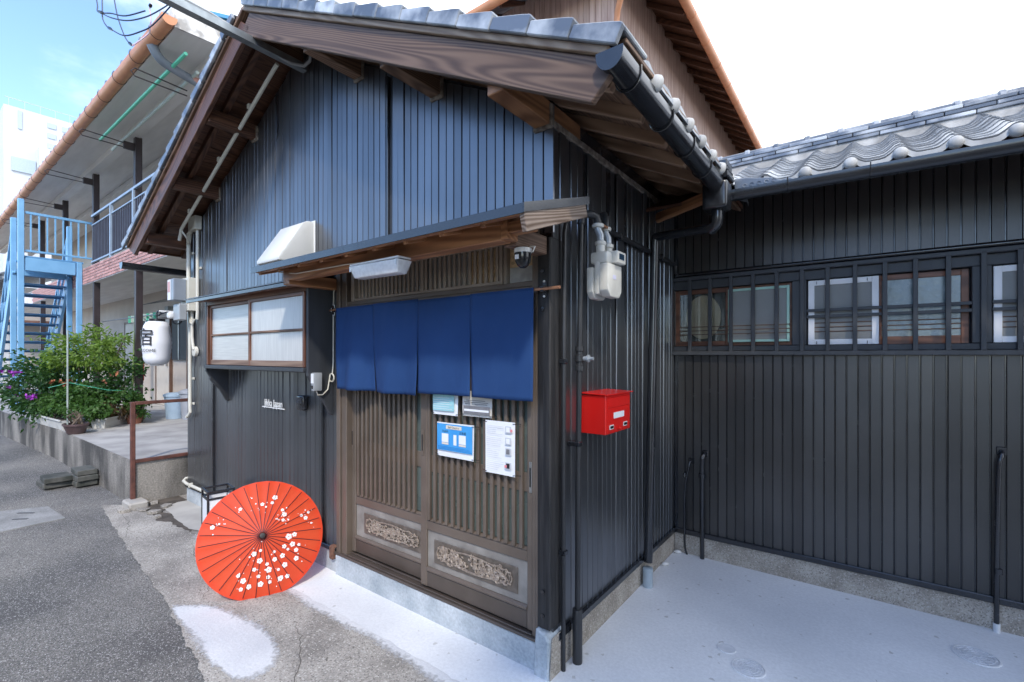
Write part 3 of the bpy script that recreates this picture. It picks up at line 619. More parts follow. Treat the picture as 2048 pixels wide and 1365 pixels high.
bars('printed_field',t,[(-.808,-.634,1.275,1.395)],YP-.0075,pteal); bars('printed_lines',t,[(-.803,-.65-.02*(i%2),1.285+i*.013,1.2875+i*.013) for i in range(6)],YP-.009,paper)
t=notice(-.572,-.361,1.258,1.40,'grey and white printed notice on door lattice, half hidden under noren, beside teal one',pwarm)
bars('printed_field',t,[(-.562,-.368,1.27,1.318)],YP-.0075,pgrey); bars('printed_band',t,[(-.555,-.375,1.287,1.299)],YP-.009,paper)
bars('text_lines',t,[(-.548,-.385,1.327,1.3295),(-.555,-.378,1.337,1.3395),(-.54,-.40,1.347,1.3495)],YP-.0085,ink)
t=notice(-.777,-.490,1.007,1.207,'blue self check-in notice tied to the right door lattice below noren',paper)
bars('printed_field',t,[(-.772,-.494,1.045,1.200)],YP-.0075,pblue); bars('heading_box',t,[(-.698,-.575,1.172,1.193)],YP-.009,pcream)
text('heading','Self Check-in',.017,ink,t,T(-.6365,YP-.0105,1.182)); text('language_name','English',.017,ink,t,T(-.703,YP-.0095,1.158)); text('language_name','日本語',.017,ink,t,T(-.566,YP-.0095,1.155))
bars('phone_picture',t,[(-.638,-.614,1.082,1.142)],YP-.009,paper); bars('caption_bar',t,[(-.732,-.678,1.080,1.091),(-.596,-.542,1.080,1.091)],YP-.009,pcream); bars('code_box',t,[(-.732,-.678,1.093,1.144),(-.596,-.542,1.093,1.144)],YP-.009,paper)
bars('small_print',t,[(-.765,-.50-.01*(i%3),1.052+.007*i,1.0535+.007*i) for i in range(3)],YP-.009,mat('deep_blue_ink',(.02,.16,.45),rough=.5,coord='world'))
t=notice(-.405,-.203,.963,1.248,'white instruction sheet with small pictures down its right edge, tied to door lattice',paper)
rl=random.Random(2); bars('text_lines',t,[(-.39,-.39+rl.uniform(.06,.12),1.22-i*.0105,1.2218-i*.0105) for i in range(23) if i%6!=5],YP-.0085,lgrey)
for i,(z,m) in enumerate(((1.19,pgrey),(1.13,ink),(1.075,pgrey),(1.0,ink))):
    bars('printed_picture',t,[(-.262,-.222,z,z+.036)],YP-.0085,lgrey); bars('printed_picture',t,[(-.255,-.232,z+.005,z+.031)],YP-.010,paper if i<2 else m)
    if i in(0,3): bars('printed_picture',t,[(-.228 if i==0 else -.266,-.214 if i==0 else -.25,z+.008,z+.022)],YP-.0105,pink)
# ceiling light under the canopy
lens=mat('prismatic_acrylic',(.74,.75,.75),(.62,.63,.63),rough=.25,scale=40,coord='world',bump=.3,bscale=120,spec=.6)
lt=thing('canopy_light',(-.82,-.42,2.0),'white prismatic strip light fixed under the wooden canopy beam','light fixture')
MB().add([(-1.05,-.455,2.094),(-.625,-.455,2.09),(-.625,-.36,2.09),(-1.05,-.36,2.094),(-1.015,-.44,2.026),(-.65,-.44,2.022),(-.65,-.375,2.022),(-1.015,-.375,2.026)],[(0,1,2,3),(4,7,6,5),(0,4,5,1),(1,5,6,2),(2,6,7,3),(3,7,4,0)]).build('diffuser',lens,lt,.006,True,seg=2)
MB().box(-1.045,-.63,-.45,-.365,2.095,2.106).build('base_plate',white,lt,.002)
for x in (-1.03,-.64): MB().box(x-.004,x+.004,-.4585,-.4555,2.06,2.09).build('clip',steel,lt,.001)
# security camera
sc=thing('security_camera',(.0,-.2,2.0),'black and white dome security camera under the canopy arm','camera')
MB().lathe([(.036,.022),(.041,.02),(.042,.004),(.041,.0)],(-.02,-.22,2.076),20).build('bracket_base',white,sc,smooth=True)
MB().lathe([(.001,-.07),(.014,-.068),(.026,-.058),(.036,-.040),(.039,-.02),(.040,.0)],(-.02,-.22,2.0755),20).build('dome',mat('gloss_black_dome',(.012,.013,.015),rough=.15,spec=.6,coord='world'),sc,smooth=True)
MB().box(-.036,-.016,-.2625,-.2595,2.043,2.063).build('sticker',paper,sc,mw=T(0,0,0))
MB().tube([(.015,-.22,2.085),(.035,-.22,2.075),(.04,-.21,2.10),(.0,-.19,2.11)],.004,6).build('cable',white,sc,smooth=True)
# vent hood
vh=thing('vent_hood',(-2.4,0,2.3),'white painted metal vent hood on the black siding above the canopy','vent hood')
hx0,hx1=-2.505,-2.16
P=[(-.006,2.635),(-.06,2.632),(-.10,2.61),(-.285,2.325),(-.285,2.298),(-.006,2.298)]
hm=MB(); hm.prism(P,'x',hx0,hx1); hm.f=[f for f in hm.f]; hm.build('hood',mat('off_white_enamel',(.70,.70,.66),(.60,.60,.56),rough=.45,scale=3,coord='world'),vh,.010,True,seg=2)
MB().box(hx0+.02,hx1-.02,-.27,-.02,2.293,2.2975).build('grille',mat('dusty_grille',(.34,.31,.27),(.2,.18,.15),rough=.8,coord='world'),vh)
MB().box(hx0-.012,hx1+.012,-.010,-.004,2.29,2.645).build('wall_flange',white,vh,.002)
# raised lettering on the siding
sg=thing('name_sign',(-2.77,-.02,1.15),'white raised lettering reading Jikka Japan on the black siding','sign')
text('letters','Jikka Japan',.088,white,sg,T(-2.775,-.022,1.188),sx=.83,extrude=.0015); MB().box(-2.965,-2.585,-.026,-.018,1.148,1.156).build('underline',white,sg,.001)
# key box, doorbell
kb=thing('key_box',(-2.30,-.02,1.17),'black rounded key safe on the siding beside the lettering','key box')
MB().box(-2.345,-2.245,-.055,-.012,1.165,1.285).build('body',blackm,kb,.014,True,seg=3); MB().box(-2.335,-2.255,-.060,-.0555,1.22,1.268).build('window_cover',mat('smoked_plastic',(.03,.035,.045),rough=.12,coord='world'),kb,.004)
ic=thing('intercom',(-1.89,-.15,1.38),'small grey doorbell box with trailing white cable on the bay side board','intercom')
MB().box(-1.904,-1.865,-.182,-.118,1.345,1.475).build('body',mat('grey_plastic',(.34,.36,.37),(.30,.32,.33),rough=.4,coord='world'),ic,.006,True,seg=2)
MB().box(-1.901,-1.870,-.1855,-.1825,1.40,1.468).build('name_plate',paper,ic); MB().box(-1.892,-1.876,-.187,-.183,1.36,1.385).build('push_button',blackm,ic,.002)
lp=[(-1.86,-.03,2.135),(-1.865,-.02,2.10),(-1.885,-.015,2.06),(-1.89,-.015,1.9),(-1.892,-.015,1.55),(-1.894,-.02,1.47)]
for i in range(25): a=i*.55; lp.append((-1.885+.03*math.cos(a+1.5),-.03-.004*i/25,1.435+.03*math.sin(a+1.5)))
lp+=[(-1.89,-.06,1.35),(-1.89,-.10,1.315),(-1.888,-.14,1.315),(-1.886,-.152,1.343)]
MB().tube(lp,.0045,6).build('cable',ivory,ic,smooth=True)
# ---------------- electrical kit on the left corner
cb=thing('electric_conduit',(-4.55,-.05,.2),'ivory PVC conduits and junction box running up the left corner of the black siding','conduit')
MB().tube([(-4.545,-.04,2.93),(-4.545,-.045,2.87),(-4.56,-.05,2.80),(-4.56,-.05,2.36)],.02,10).build('pipe',ivory,cb,smooth=True)
MB().tube([(-4.36,-.035,2.93),(-4.36,-.035,2.05),(-4.37,-.035,1.98)],.016,10).build('pipe',ivory,cb,smooth=True)
MB().box(-4.50,-4.31,-.075,-.012,2.92,3.06).build('junction_box',ivory,cb,.004)
MB().tube([(-4.50,-.04,2.93),(-4.56,-.05,2.90),(-4.565,-.05,2.82)],.018,10).build('pipe_bend',ivory,cb,smooth=True)
MB().tube([(-4.55,-.04,2.1),(-4.55,-.04,1.05),(-4.54,-.04,.99),(-4.585,-.04,.95),(-4.62,-.045,.93)],.017,10).build('pipe',ivory,cb,smooth=True)
MB().tube([(-4.49,-.04,2.08),(-4.49,-.04,1.80),(-4.47,-.04,1.72),(-4.45,-.04,1.66)],.015,10).build('pipe',ivory,cb,smooth=True)
MB().lathe([(0,-.03),(.05,-.028),(.055,-.01),(.055,0)],(-4.45,-.012,1.64),16,'y').build('round_box',ivory,cb,smooth=True)
MB().tube([(-4.40,-.05,1.98),(-4.43,-.055,1.93),(-4.48,-.06,1.95),(-4.52,-.06,2.02)],.01,8).build('cable_loop',ivory,cb,smooth=True)
for x,z in ((-4.56,2.70),(-4.36,2.52),(-4.545,1.35),(-4.545,1.08)): MB().box(x-.03,x+.034,-.02,-.006,z-.012,z+.012).build('saddle_clip',ivory,cb,.002)
mtb=thing('electric_meter',(-4.55,-.1,2.1),'grey electricity meter with a white label facing the lane','meter')
MB().box(-4.63,-4.42,-.10,-.02,2.07,2.42).build('back_board',ivory,mtb,.004)
MB().box(-4.62,-4.46,-.22,-.10,2.17,2.40).build('meter_case',mat('meter_grey',(.25,.28,.32),(.21,.24,.28),rough=.35,coord='world'),mtb,.008)
MB().box(-4.615,-4.53,-.224,-.2205,2.18,2.39).build('label',paper,mtb); MB().box(-4.60,-4.545,-.2265,-.2245,2.26,2.37).build('label_print',mat('faded_red_print',(.70,.40,.38),rough=.6,coord='world'),mtb)
MB().box(-4.625,-4.45,-.17,-.10,1.97,2.14).build('lower_case',MT['grey_plastic'],mtb,.006)
MB().box(-4.70,-4.63,-.21,-.14,1.99,2.06).build('outlet_cover',white,mtb,.02,True,seg=3)
# ---------------- hanging paper lantern
lanw=mat('white_lantern_vinyl',(.80,.81,.83),(.77,.78,.80),rough=.5,scale=3,coord='world')
LC=Vector((-4.95,-.22,1.735)); LR=.135
ln=thing('hanging_lantern',(LC.x,LC.y,LC.z-.24),'white barrel lantern with black lettering hanging at the left house corner','lantern')
prof=[(.07,-.235),(.08,-.233),(.098,-.222),(.116,-.19)]
for i in range(15):
    z=-.18+.36*i/14; prof.append((LR-.016*abs(i-7)/7+(.0025 if i%2 else 0),z))
prof+=[(.116,.19),(.098,.222),(.08,.233),(.07,.235)]
MB().lathe(prof,tuple(LC),32).build('shade',lanw,ln,smooth=True)
MB().lathe([(.07,.235),(.075,.24),(.075,.262),(.0,.266)],tuple(LC),20).build('top_ring',blackm,ln,smooth=True)
MB().lathe([(.0,-.25),(.06,-.248),(.062,-.236)],tuple(LC),20).build('bottom_ring',white,ln,smooth=True)
def wrap_text(s,size,zc,ang0,name,bold=0):
    me=text_mesh(s,size); bm=bmesh.new(); bm.from_mesh(me); bmesh.ops.triangulate(bm,faces=bm.faces)
    for _ in range(3):
        es=[e for e in bm.edges if e.calc_length()>.015]
        if es: bmesh.ops.subdivide_edges(bm,edges=es,cuts=1); bmesh.ops.triangulate(bm,faces=bm.faces)
    for v in bm.verts:
        a=ang0+v.co.x/LR; r=LR+.006; v.co=Vector((LC.x+r*math.cos(a),LC.y+r*math.sin(a),LC.z+zc+v.co.y))
    bm.to_mesh(me); bm.free(); me.materials.clear(); o=link(name,me,ink,ln)
    if bold:
        md=o.modifiers.new('b','SOLIDIFY'); md.thickness=.004; md.offset=0
    return o
a_cam=math.atan2(-2-LC.y,1.25-LC.x); a_t=a_cam-R(52)
wrap_text('宿',.20,.045,a_t,'lettering',1); wrap_text('WELCOME',.046,-.085,a_t+R(2),'lettering')
wire=mat('black_cable',(.014,.014,.016),rough=.5,coord='world')
MB().tube([LC+Vector((0,0,.262)),LC+Vector((.005,0,.33)),LC+Vector((-.02,.02,.36)),LC+Vector((.0,.04,.33)),LC+Vector((.03,.01,.30))],.008,8).build('hook',blackm,ln,smooth=True)
MB().tube([LC+Vector((.02,0,.30)),LC+Vector((.12,.06,.34)),LC+Vector((.25,.12,.28)),LC+Vector((.30,.15,.25)),(-4.66,-.17,2.0)],.006,6).build('lead',wire,ln,smooth=True)
cl=[LC+Vector((.28+.045*math.cos(a*.6),.1+.03*math.cos(a*.6),.25+.05*math.sin(a*.6))) for a in range(32)]
MB().tube(cl,.007,6).build('coiled_lead',wire,ln,smooth=True)
MB().tube([LC+Vector((-.02,.02,.35)),LC+Vector((.1,.6,.34)),(-4.75,1.1,2.06)],.012,8).build('support_pole',white,ln,smooth=True)
# ---------------- red paper umbrella
def paper_red():
    m=mat('red_oiled_paper',(.86,.095,.030),(.80,.075,.024),rough=.55,scale=5,coord='obj',bump=.1,bscale=30); t=m.node_tree; n=t.nodes; l=t.links
    tl=n.new('ShaderNodeBsdfTranslucent'); tl.inputs[0].default_value=(.90,.14,.04,1); mx=n.new('ShaderNodeMixShader'); mx.inputs[0].default_value=.35
    l.new(n['Principled BSDF'].outputs[0],mx.inputs[1]); l.new(tl.outputs[0],mx.inputs[2]); l.new(mx.outputs[0],n['Material Output'].inputs[0]); return m
pred=paper_red()
UC=Vector((-2.085,-.435,.335)); UR=.364; NR=30
hd=Vector((1.25-UC.x,-2-UC.y,0)).normalized(); tl=R(25)
un=(hd*math.cos(tl)+Vector((0,0,math.sin(tl)))).normalized(); ur=Vector((0,0,1)).cross(un).normalized(); uu=un.cross(ur)
UM=Matrix((ur,uu,un)).transposed().to_4x4(); UM.translation=UC
um=thing('paper_umbrella',(UC.x+.12,UC.y-.06,0),'open red Japanese paper umbrella with white plum blossoms leaning by the wall','umbrella')
def cone(r): return .115*(1-(r/UR)**1.25)
rings=[.02,.06,.12,.19,.26,.33,.39,UR]
vs=[];fs=[];ns=NR*6
for r in rings:
    for k in range(ns):
        a=2*math.pi*k/ns; ph=(k%6)/6.; sag=math.sin(math.pi*ph)
        rr=r*(1-(.012*sag if r==UR else 0)); vs.append((rr*math.cos(a),rr*math.sin(a),cone(r)-.006*sag*(r/UR)))
for i in range(len(rings)-1):
    for k in range(ns): k2=(k+1)%ns; fs.append((i*ns+k,i*ns+k2,(i+1)*ns+k2,(i+1)*ns+k))
MB().add(vs,fs).build('canopy',pred,um,smooth=True,mw=UM)
ribm=mat('dark_lacquered_bamboo',(.05,.018,.03),(.03,.012,.02),rough=.4,coord='world')
rme=MB().tube([(.025,0,cone(.025)+.001),(.12,0,cone(.12)+.002),(.26,0,cone(.26)+.002),(UR,0,cone(UR)+.002),(UR+.012,0,-.004)],.0022,5).mesh('rib',0,True); rme.materials.append(ribm)
ru=random.Random(9)
for k in range(NR): link('rib',rme,ribm,um,UM@Matrix.Rotation(2*math.pi*k/NR+ru.uniform(-.012,.012),4,'Z'))
MB().lathe([(.0,cone(0)+.024),(.016,cone(0)+.023),(.021,cone(0)+.014),(.024,cone(0)-.004),(.03,cone(0)-.012)],(0,0,0),16).build('finial_cap',mat('black_lacquer',(.015,.014,.014),rough=.35,coord='world'),um,smooth=True,mw=UM)
MB().tube([(0,0,cone(0)),(0,0,-.235)],.009,8).build('shaft',ribm,um,smooth=True,mw=UM)
FL=[(825,152,22),(805,190,14),(737,192,16),(590,205,15),(665,135,6),(693,182,6),(762,215,8),(412,300,18),(455,285,8),(418,350,5),(875,253,14),(888,288,20),(878,328,14),(838,315,7),(905,240,6),(1010,308,14),(1040,330,18),(1062,290,13),(1080,372,8),(1040,272,6),(915,330,7),(915,450,26),(955,440,20),(940,505,22),(985,515,14),(965,548,18),(883,512,18),(908,535,12),(815,538,12),(965,605,20),(870,572,20),(818,588,18),(885,635,22),(720,580,22),(683,530,20),(725,515,12),(655,545,7),(685,630,16),(778,648,24),(768,610,14),(842,658,12),(712,678,15),(775,695,16),(725,730,22),(785,728,14),(650,732,20),(615,688,22),(583,650,15),(600,738,16),(462,688,15),(505,695,22),(520,738,20),(540,765,10),(855,718,22),(902,712,18),(685,780,16)]
for _ in range(70):
    b=ru.choice(FL); FL.append((b[0]+ru.gauss(0,28),b[1]+ru.gauss(0,28),ru.choice((3,4,5))))
fm=MB()
def cpt(x,y,o): 
    r=math.hypot(x,y); return (x,y,cone(r)+o)
for fx,fy,sz in FL:
    x=(fx-738)/400*UR; y=-(fy-420)/383*UR; s=sz/400*UR*.92
    if math.hypot(x,y)+s>UR*.97: continue
    if sz<9:
        fm.add([cpt(x,y,.0034)]+[cpt(x+s*math.cos(q*.785),y+s*math.sin(q*.785),.003) for q in range(8)],[(0,1+q,1+(q+1)%8) for q in range(8)]); continue
    a0=ru.random()*6
    for p in range(5):
        a=a0+p*1.2566; px=x+s*.56*math.cos(a); py=y+s*.56*math.sin(a); rr=s*.42
        fm.add([cpt(px,py,.0034)]+[cpt(px+rr*math.cos(q*.7),py+rr*math.sin(q*.7),.003) for q in range(9)],[(0,1+q,1+(q+1)%9) for q in range(9)])
tag(fm.build('blossom_print',mat('white_blossom_print',(.85,.82,.80),(.8,.78,.76),rough=.6,coord='world'),um,mw=UM),kind='stuff')
# ---------------- floor lantern behind the umbrella
fl=thing('floor_lantern',(-3.40,-.20,0),'black framed square lantern with white panels on the slab behind the umbrella','lantern')
FM=T(-3.42,-.20,.004)@Matrix.Rotation(R(-8),4,'Z'); hw=.10
for a in (-1,1):
    for b in (-1,1): MB().box(a*hw-.008,a*hw+.008,b*hw-.008,b*hw+.008,0,.40).build('post',blackm,fl,mw=FM)
for z in (.02,.33,.392):
    for a in (-1,1):
        MB().box(-hw+.009,hw-.009,a*hw-.007,a*hw+.007,z-.008,z+.008).build('rail',blackm,fl,mw=FM); MB().box(a*hw-.007,a*hw+.007,-hw+.009,hw-.009,z-.008,z+.008).build('rail',blackm,fl,mw=FM)
for a in (-1,1):
    MB().box(-hw+.009,hw-.009,a*hw-.002,a*hw+.002,.03,.322).build('panel',lanw,fl,mw=FM); MB().box(a*hw-.002,a*hw+.002,-hw+.009,hw-.009,.03,.322).build('panel',lanw,fl,mw=FM)
# low conduit along the plinth
lc=thing('low_conduit',(-4.4,-.05,.2),'ivory conduit running low along the plinth beside the floor lantern','conduit')
MB().tube([(-4.735,.2,.245),(-4.735,-.02,.24),(-4.70,-.05,.225),(-4.6,-.052,.212),(-3.3,-.052,.20)],.016,10).build('pipe',ivory,lc,smooth=True)
for x in (-4.5,-3.8): MB().box(x-.01,x+.01,-.07,-.03,.19,.235).build('saddle_clip',ivory,lc,.002)
# ---------------- service arm, wires
galv=mat('galvanised_steel',(.36,.39,.40),(.25,.275,.29),rough=.38,metal=.75,scale=14,coord='world')
sa=thing('cable_mast',(-2.27,-.5,3.85),'galvanised steel service arm reaching out from under the gable peak','bracket')
MB().prism([(-2.30,3.83),(-2.24,3.83),(-2.24,3.88),(-2.247,3.88),(-2.247,3.837),(-2.293,3.837),(-2.293,3.88),(-2.30,3.88)],'y',-1.2,-.02).build('channel',galv,sa,.001)
MB().tube([(-2.255,-1.2,3.90),(-2.262,-.7,3.895),(-2.262,-.32,3.85),(-2.25,-.14,3.832),(-2.20,-.07,3.828),(-2.15,-.05,3.86),(-2.138,-.05,3.91),(-2.16,-.06,3.955),(-2.21,-.08,3.975)],.013,8).build('cable_sheath',mat('grey_cable',(.40,.41,.41),(.33,.34,.34),rough=.5,coord='world'),sa,smooth=True)
for y in (-1.0,-.75,-.55,-.3): MB().lathe([(0,-.004),(.007,-.003),(.007,.0)],(-2.27,y,3.828),8).build('bolt',galv,sa)
rc=thing('rake_conduit',(-3.4,-.15,3.4),'ivory conduit strapped under the left gable eave','conduit')
MB().tube([(-4.48,-.16,2.80),(-4.44,-.155,2.91),(-4.42,-.155,2.925),(-2.50,-.155,3.865),(-2.44,-.155,3.89)],.016,8).build('pipe',ivory,rc,smooth=True)
MB().tube([(-4.44,-.155,2.90),(-4.40,-.13,2.84),(-4.46,-.08,2.80),(-4.55,-.06,2.79)],.008,8).build('tail_cable',ivory,rc,smooth=True)
for x in (-4.2,-3.5,-2.9): MB().box(x-.018,x+.018,-.175,-.135,zr(x)-.03+.05,zr(x)+.06).build('saddle_clip',ivory,rc,.003)
WR={'A':[(-3.2,-1.09,4.21),(-3.15,-1.09,4.11),(-3.1,-1.1,4.04),(-3.03,-1.08,4.01),(-2.94,-1.06,3.98),(-2.82,-1.01,3.94),(-2.67,-.94,3.95)],
'B':[(-3.17,-1.06,4.08),(-3.03,-1.04,4.0),(-2.87,-.99,3.94),(-2.71,-.94,3.92),(-2.56,-.91,3.91),(-2.29,-.88,3.89)],
'C':[(-3.17,-1.06,4.2),(-3.12,-1.07,4.09),(-3.06,-1.08,3.98),(-2.99,-1.07,3.9),(-2.91,-1.06,3.85),(-2.8,-1.02,3.79),(-2.67,-.97,3.79),(-2.55,-.93,3.81),(-2.30,-.89,3.87)],
'D':[(-3.1,-1.01,4.2),(-3.05,-1.0,4.04),(-2.98,-.98,3.89),(-2.92,-.97,3.82),(-2.87,-.96,3.78)],
'P':[(-2.87,-.96,3.78),(-2.76,-.9,3.85),(-2.72,-.9,3.88),(-2.7,-.9,3.93),(-2.69,-.91,4.0),(-2.66,-.91,4.01)]}
blw=mat('blue_grey_cable',(.06,.08,.13),rough=.45,coord='world'); pkw=mat('pink_white_cable',(.75,.45,.60),(.8,.75,.78),rough=.5,scale=30,coord='world')
dw=thing('service_drop_wires',(-2.9,-1.0,3.8),'looped blue and pink service wires with dark connectors against the sky','wires')
def smooth_path(p,n=5):
    out=[]
    for i in range(len(p)-1):
        p0=Vector(p[max(i-1,0)]);p1=Vector(p[i]);p2=Vector(p[i+1]);p3=Vector(p[min(i+2,len(p)-1)])
        for k in range(n):
            t=k/n; out.append(.5*((2*p1)+(p2-p0)*t+(2*p0-5*p1+4*p2-p3)*t*t+(3*p1-p0-3*p2+p3)*t**3))
    out.append(Vector(p[-1])); return out
for k,m in (('A',blw),('B',blw),('C',blw),('D',blw),('P',pkw)): MB().tube(smooth_path(WR[k]),.0045,6).build('wire',m,dw,smooth=True)
for k,i in (('A',2),('C',3),('D',3),('P',4)):
    a=Vector(WR[k][i]);b=Vector(WR[k][min(i+1,len(WR[k])-1)]); MB().tube([a,a.lerp(b,.3),a.lerp(b,.7),b],[.004,.011,.011,.005],8).build('connector',blackm,dw,smooth=True)
MB().tube([(-3.2,-1.09,4.21),(-4.4,-2.3,5.2),(-7.5,-5.2,6.6)],.006,6).build('wire',blw,dw,smooth=True)
# ================================================================= SIDE WALL KIT
gm=thing('gas_meter',(.15,.30,1.9),'cream white gas meter hanging from dark pipes on the black side wall','gas meter')
cream=mat('cream_meter_paint',(.66,.65,.60),(.57,.56,.51),rough=.42,scale=9,coord='world')
def lobe(x0,x1,y0,y1,z0,z1,nm):
    c=.035; P_=[(y0+.004,z1),(y1-.004,z1),(y1,z1-.01),(y1,z0+c),(y1-c*.7,z0+.008),(y1-c,z0),(y0+c,z0),(y0+c*.7,z0+.008),(y0,z0+c),(y0,z1-.01)]
    return MB().prism(P_,'x',x0,x1).build(nm,cream,gm,.006,True,seg=2)
lobe(.150,.200,.225,.395,1.905,2.08,'front_case'); lobe(.075,.112,.225,.395,1.90,2.065,'rear_case')
MB().box(.113,.149,.235,.385,1.92,2.11).build('middle_body',cream,gm,.012,True,seg=2)
MB().box(.09,.19,.235,.39,2.081,2.145).build('top_body',cream,gm,.015,True,seg=2)
MB().box(.17,.225,.29,.395,2.085,2.15).build('counter_box',cream,gm,.008,True,seg=2); MB().box(.2255,.2275,.305,.365,2.105,2.135).build('counter_window',mat('blue_black_glass',(.02,.05,.09),rough=.1,coord='world'),gm)
MB().box(.2005,.2015,.28,.32,2.0,2.022).build('label',mat('lilac_label',(.6,.6,.75),rough=.5,coord='world'),gm)
for y in (.27,.36):
    MB().lathe([(.024,2.14),(.024,2.18),(.03,2.185),(.03,2.20),(.022,2.205)],(.135,y,0),14).build('neck',cream,gm,smooth=True)
    MB().tube([(.135,y,2.20),(.135,y,2.235),(.12,y,2.265),(.12,y,2.28)],.019,10).build('union_pipe',mat('grey_zinc',(.42,.45,.47),(.36,.39,.41),rough=.4,metal=.4,coord='world'),gm,smooth=True)
    MB().lathe([(.028,2.278),(.032,2.283),(.032,2.294),(.024,2.299)],(.12,y,0),12).build('flange',cream,gm,smooth=True)
MB().beam((.135,.28,2.29),(.135,.36,2.29),.02,.012).build('link_bar',copper,gm)
gp=thing('gas_pipe',(.06,.16,0),'thick dark gas pipe with valve rising beside the corner post to the meter','pipe')
MB().tube([(.058,.160,.02),(.058,.165,.9),(.062,.19,2.30)],.0145,12).build('riser',dpipe,gp,smooth=True)
MB().lathe([(.025,.0),(.026,.005),(.026,.275),(.024,.28)],(.058,.158,0),14).build('sleeve',dpipe,gp,smooth=True)
MB().tube([(.062,.19,2.29),(.064,.195,2.325),(.08,.21,2.345),(.1,.235,2.345),(.115,.262,2.335),(.12,.27,2.30)],.021,12).build('elbow',dpipe,gp,smooth=True)
MB().lathe([(.024,1.52),(.024,1.545),(.019,1.548),(.019,1.565),(.026,1.568),(.026,1.60),(.019,1.603),(.019,1.62),(.024,1.623),(.024,1.645)],(.0605,.178,0),12).build('valve_body',dpipe,gp,smooth=True)
MB().lathe([(.012,.0),(.012,.03),(.02,.031),(.02,.04),(.009,.042),(.009,.065)],(.075,.18,1.583),12,'x').build('valve_tap',MT['grey_zinc'],gp,smooth=True)
MB().box(.0,.075,.145,.185,1.125,1.15).build('pipe_clamp',blackm,gp,.004)
gp2=thing('gas_pipe',(.035,.055,0),'thin dark pipe standing against the charred corner post','pipe')
MB().tube([(.032,.060,.0),(.032,.060,.9),(.034,.066,2.22),(.034,.08,2.27)],.0115,12).build('riser',dpipe,gp2,smooth=True)
for z in (1.57,.6): MB().box(.012,.05,.045,.078,z-.012,z+.012).build('pipe_clamp',blackm,gp2,.003)
gp3=thing('gas_pipe',(.04,1.2,2.3),'dark horizontal pipe running from the meter along the side wall to the corner','pipe')
MB().tube([(.12,.36,2.30),(.12,.365,2.345),(.10,.385,2.375),(.07,.40,2.375),(.05,.42,2.37),(.045,.45,2.345)],.021,12).build('elbow',dpipe,gp3,smooth=True)
MB().tube([(.045,.40,2.352),(.03,.6,2.345),(.028,1.83,2.335),(.028,1.846,2.32),(.03,1.846,2.27),(.05,1.846,2.252)],.016,12).build('run',dpipe,gp3,smooth=True)
for y in (.75,1.5): MB().box(.006,.05,y-.008,y+.008,2.318,2.362).build('pipe_clamp',blackm,gp3,.003)
dp=thing('downpipe',(.05,1.15,0),'black round downpipe slanting from the eave hopper to the courtyard floor','downpipe')
MB().tube(smooth_path([(.53,1.07,2.50),(.53,1.07,2.45),(.52,1.08,2.41),(.48,1.10,2.385)]),.034,14).build('elbow',blackm,dp,smooth=True)
MB().tube([(.50,1.09,2.395),(.07,1.28,2.44)],.03,14).build('slanted_run',blackm,dp,smooth=True)
MB().tube([(.075,1.28,2.45),(.062,1.285,2.40),(.058,1.24,1.5),(.056,1.165,.17)],.030,14).build('vertical_run',blackm,dp,smooth=True)
MB().lathe([(.034,-.002),(.034,.13),(.031,.132)],(.056,1.16,0),14).build('base_sleeve',mat('grey_pvc',(.36,.42,.46),(.30,.36,.40),rough=.5,scale=10,coord='world'),dp,smooth=True)
mb_=thing('mailbox',(.09,.44,1.17),'bright red metal mailbox with white name label on the black side wall','mailbox')
MB().box(.012,.160,.282,.604,1.176,1.385).build('body',red,mb_,.004,seg=2)
MB().add([(.010,.268,1.392),(.175,.268,1.386),(.175,.618,1.386),(.010,.618,1.392),(.010,.268,1.398),(.175,.268,1.392),(.175,.618,1.392),(.010,.618,1.398)],[(0,3,2,1),(4,5,6,7),(0,1,5,4),(1,2,6,5),(2,3,7,6),(3,0,4,7)]).build('lid',red,mb_,.0015)
MB().box(.1602,.1635,.300,.590,1.318,1.372).build('drop_flap',red,mb_,.002); MB().box(.1602,.1625,.300,.590,1.186,1.312).build('door',red,mb_,.002)
MB().box(.1628,.1645,.372,.508,1.256,1.288).build('label',paper,mb_)
for y in (.345,.525): MB().box(.1628,.1652,y-.026,y+.026,1.200,1.224).build('window_frame',white,mb_,.003); MB().box(.1653,.1662,y-.02,y+.02,1.205,1.219).build('window',blackm,mb_)
MB().box(.1628,.180,.422,.448,1.192,1.203).build('latch',red,mb_,.003)
for i,(x,y,a) in enumerate(((.045,1.55,.9),(.05,1.83,.2))):
    o=MB().lathe([(0,0),(.012,.003),(.02,.012),(.021,.02),(.015,.03),(.0,.036)],(0,0,0),14).build('pebble',mat('white_pebble',(.72,.71,.68),(.6,.59,.56),rough=.7,scale=20,coord='world'),None,smooth=True,mw=T(x,y,0)@Matrix.Rotation(a,4,'Z')@Matrix.Diagonal((1.5,.95,.9,1)))
    tag(o,('white oval pebble by the side wall near the downpipe','white oval pebble in the inner corner of the plinth')[i],'stone','pebbles on the courtyard floor')
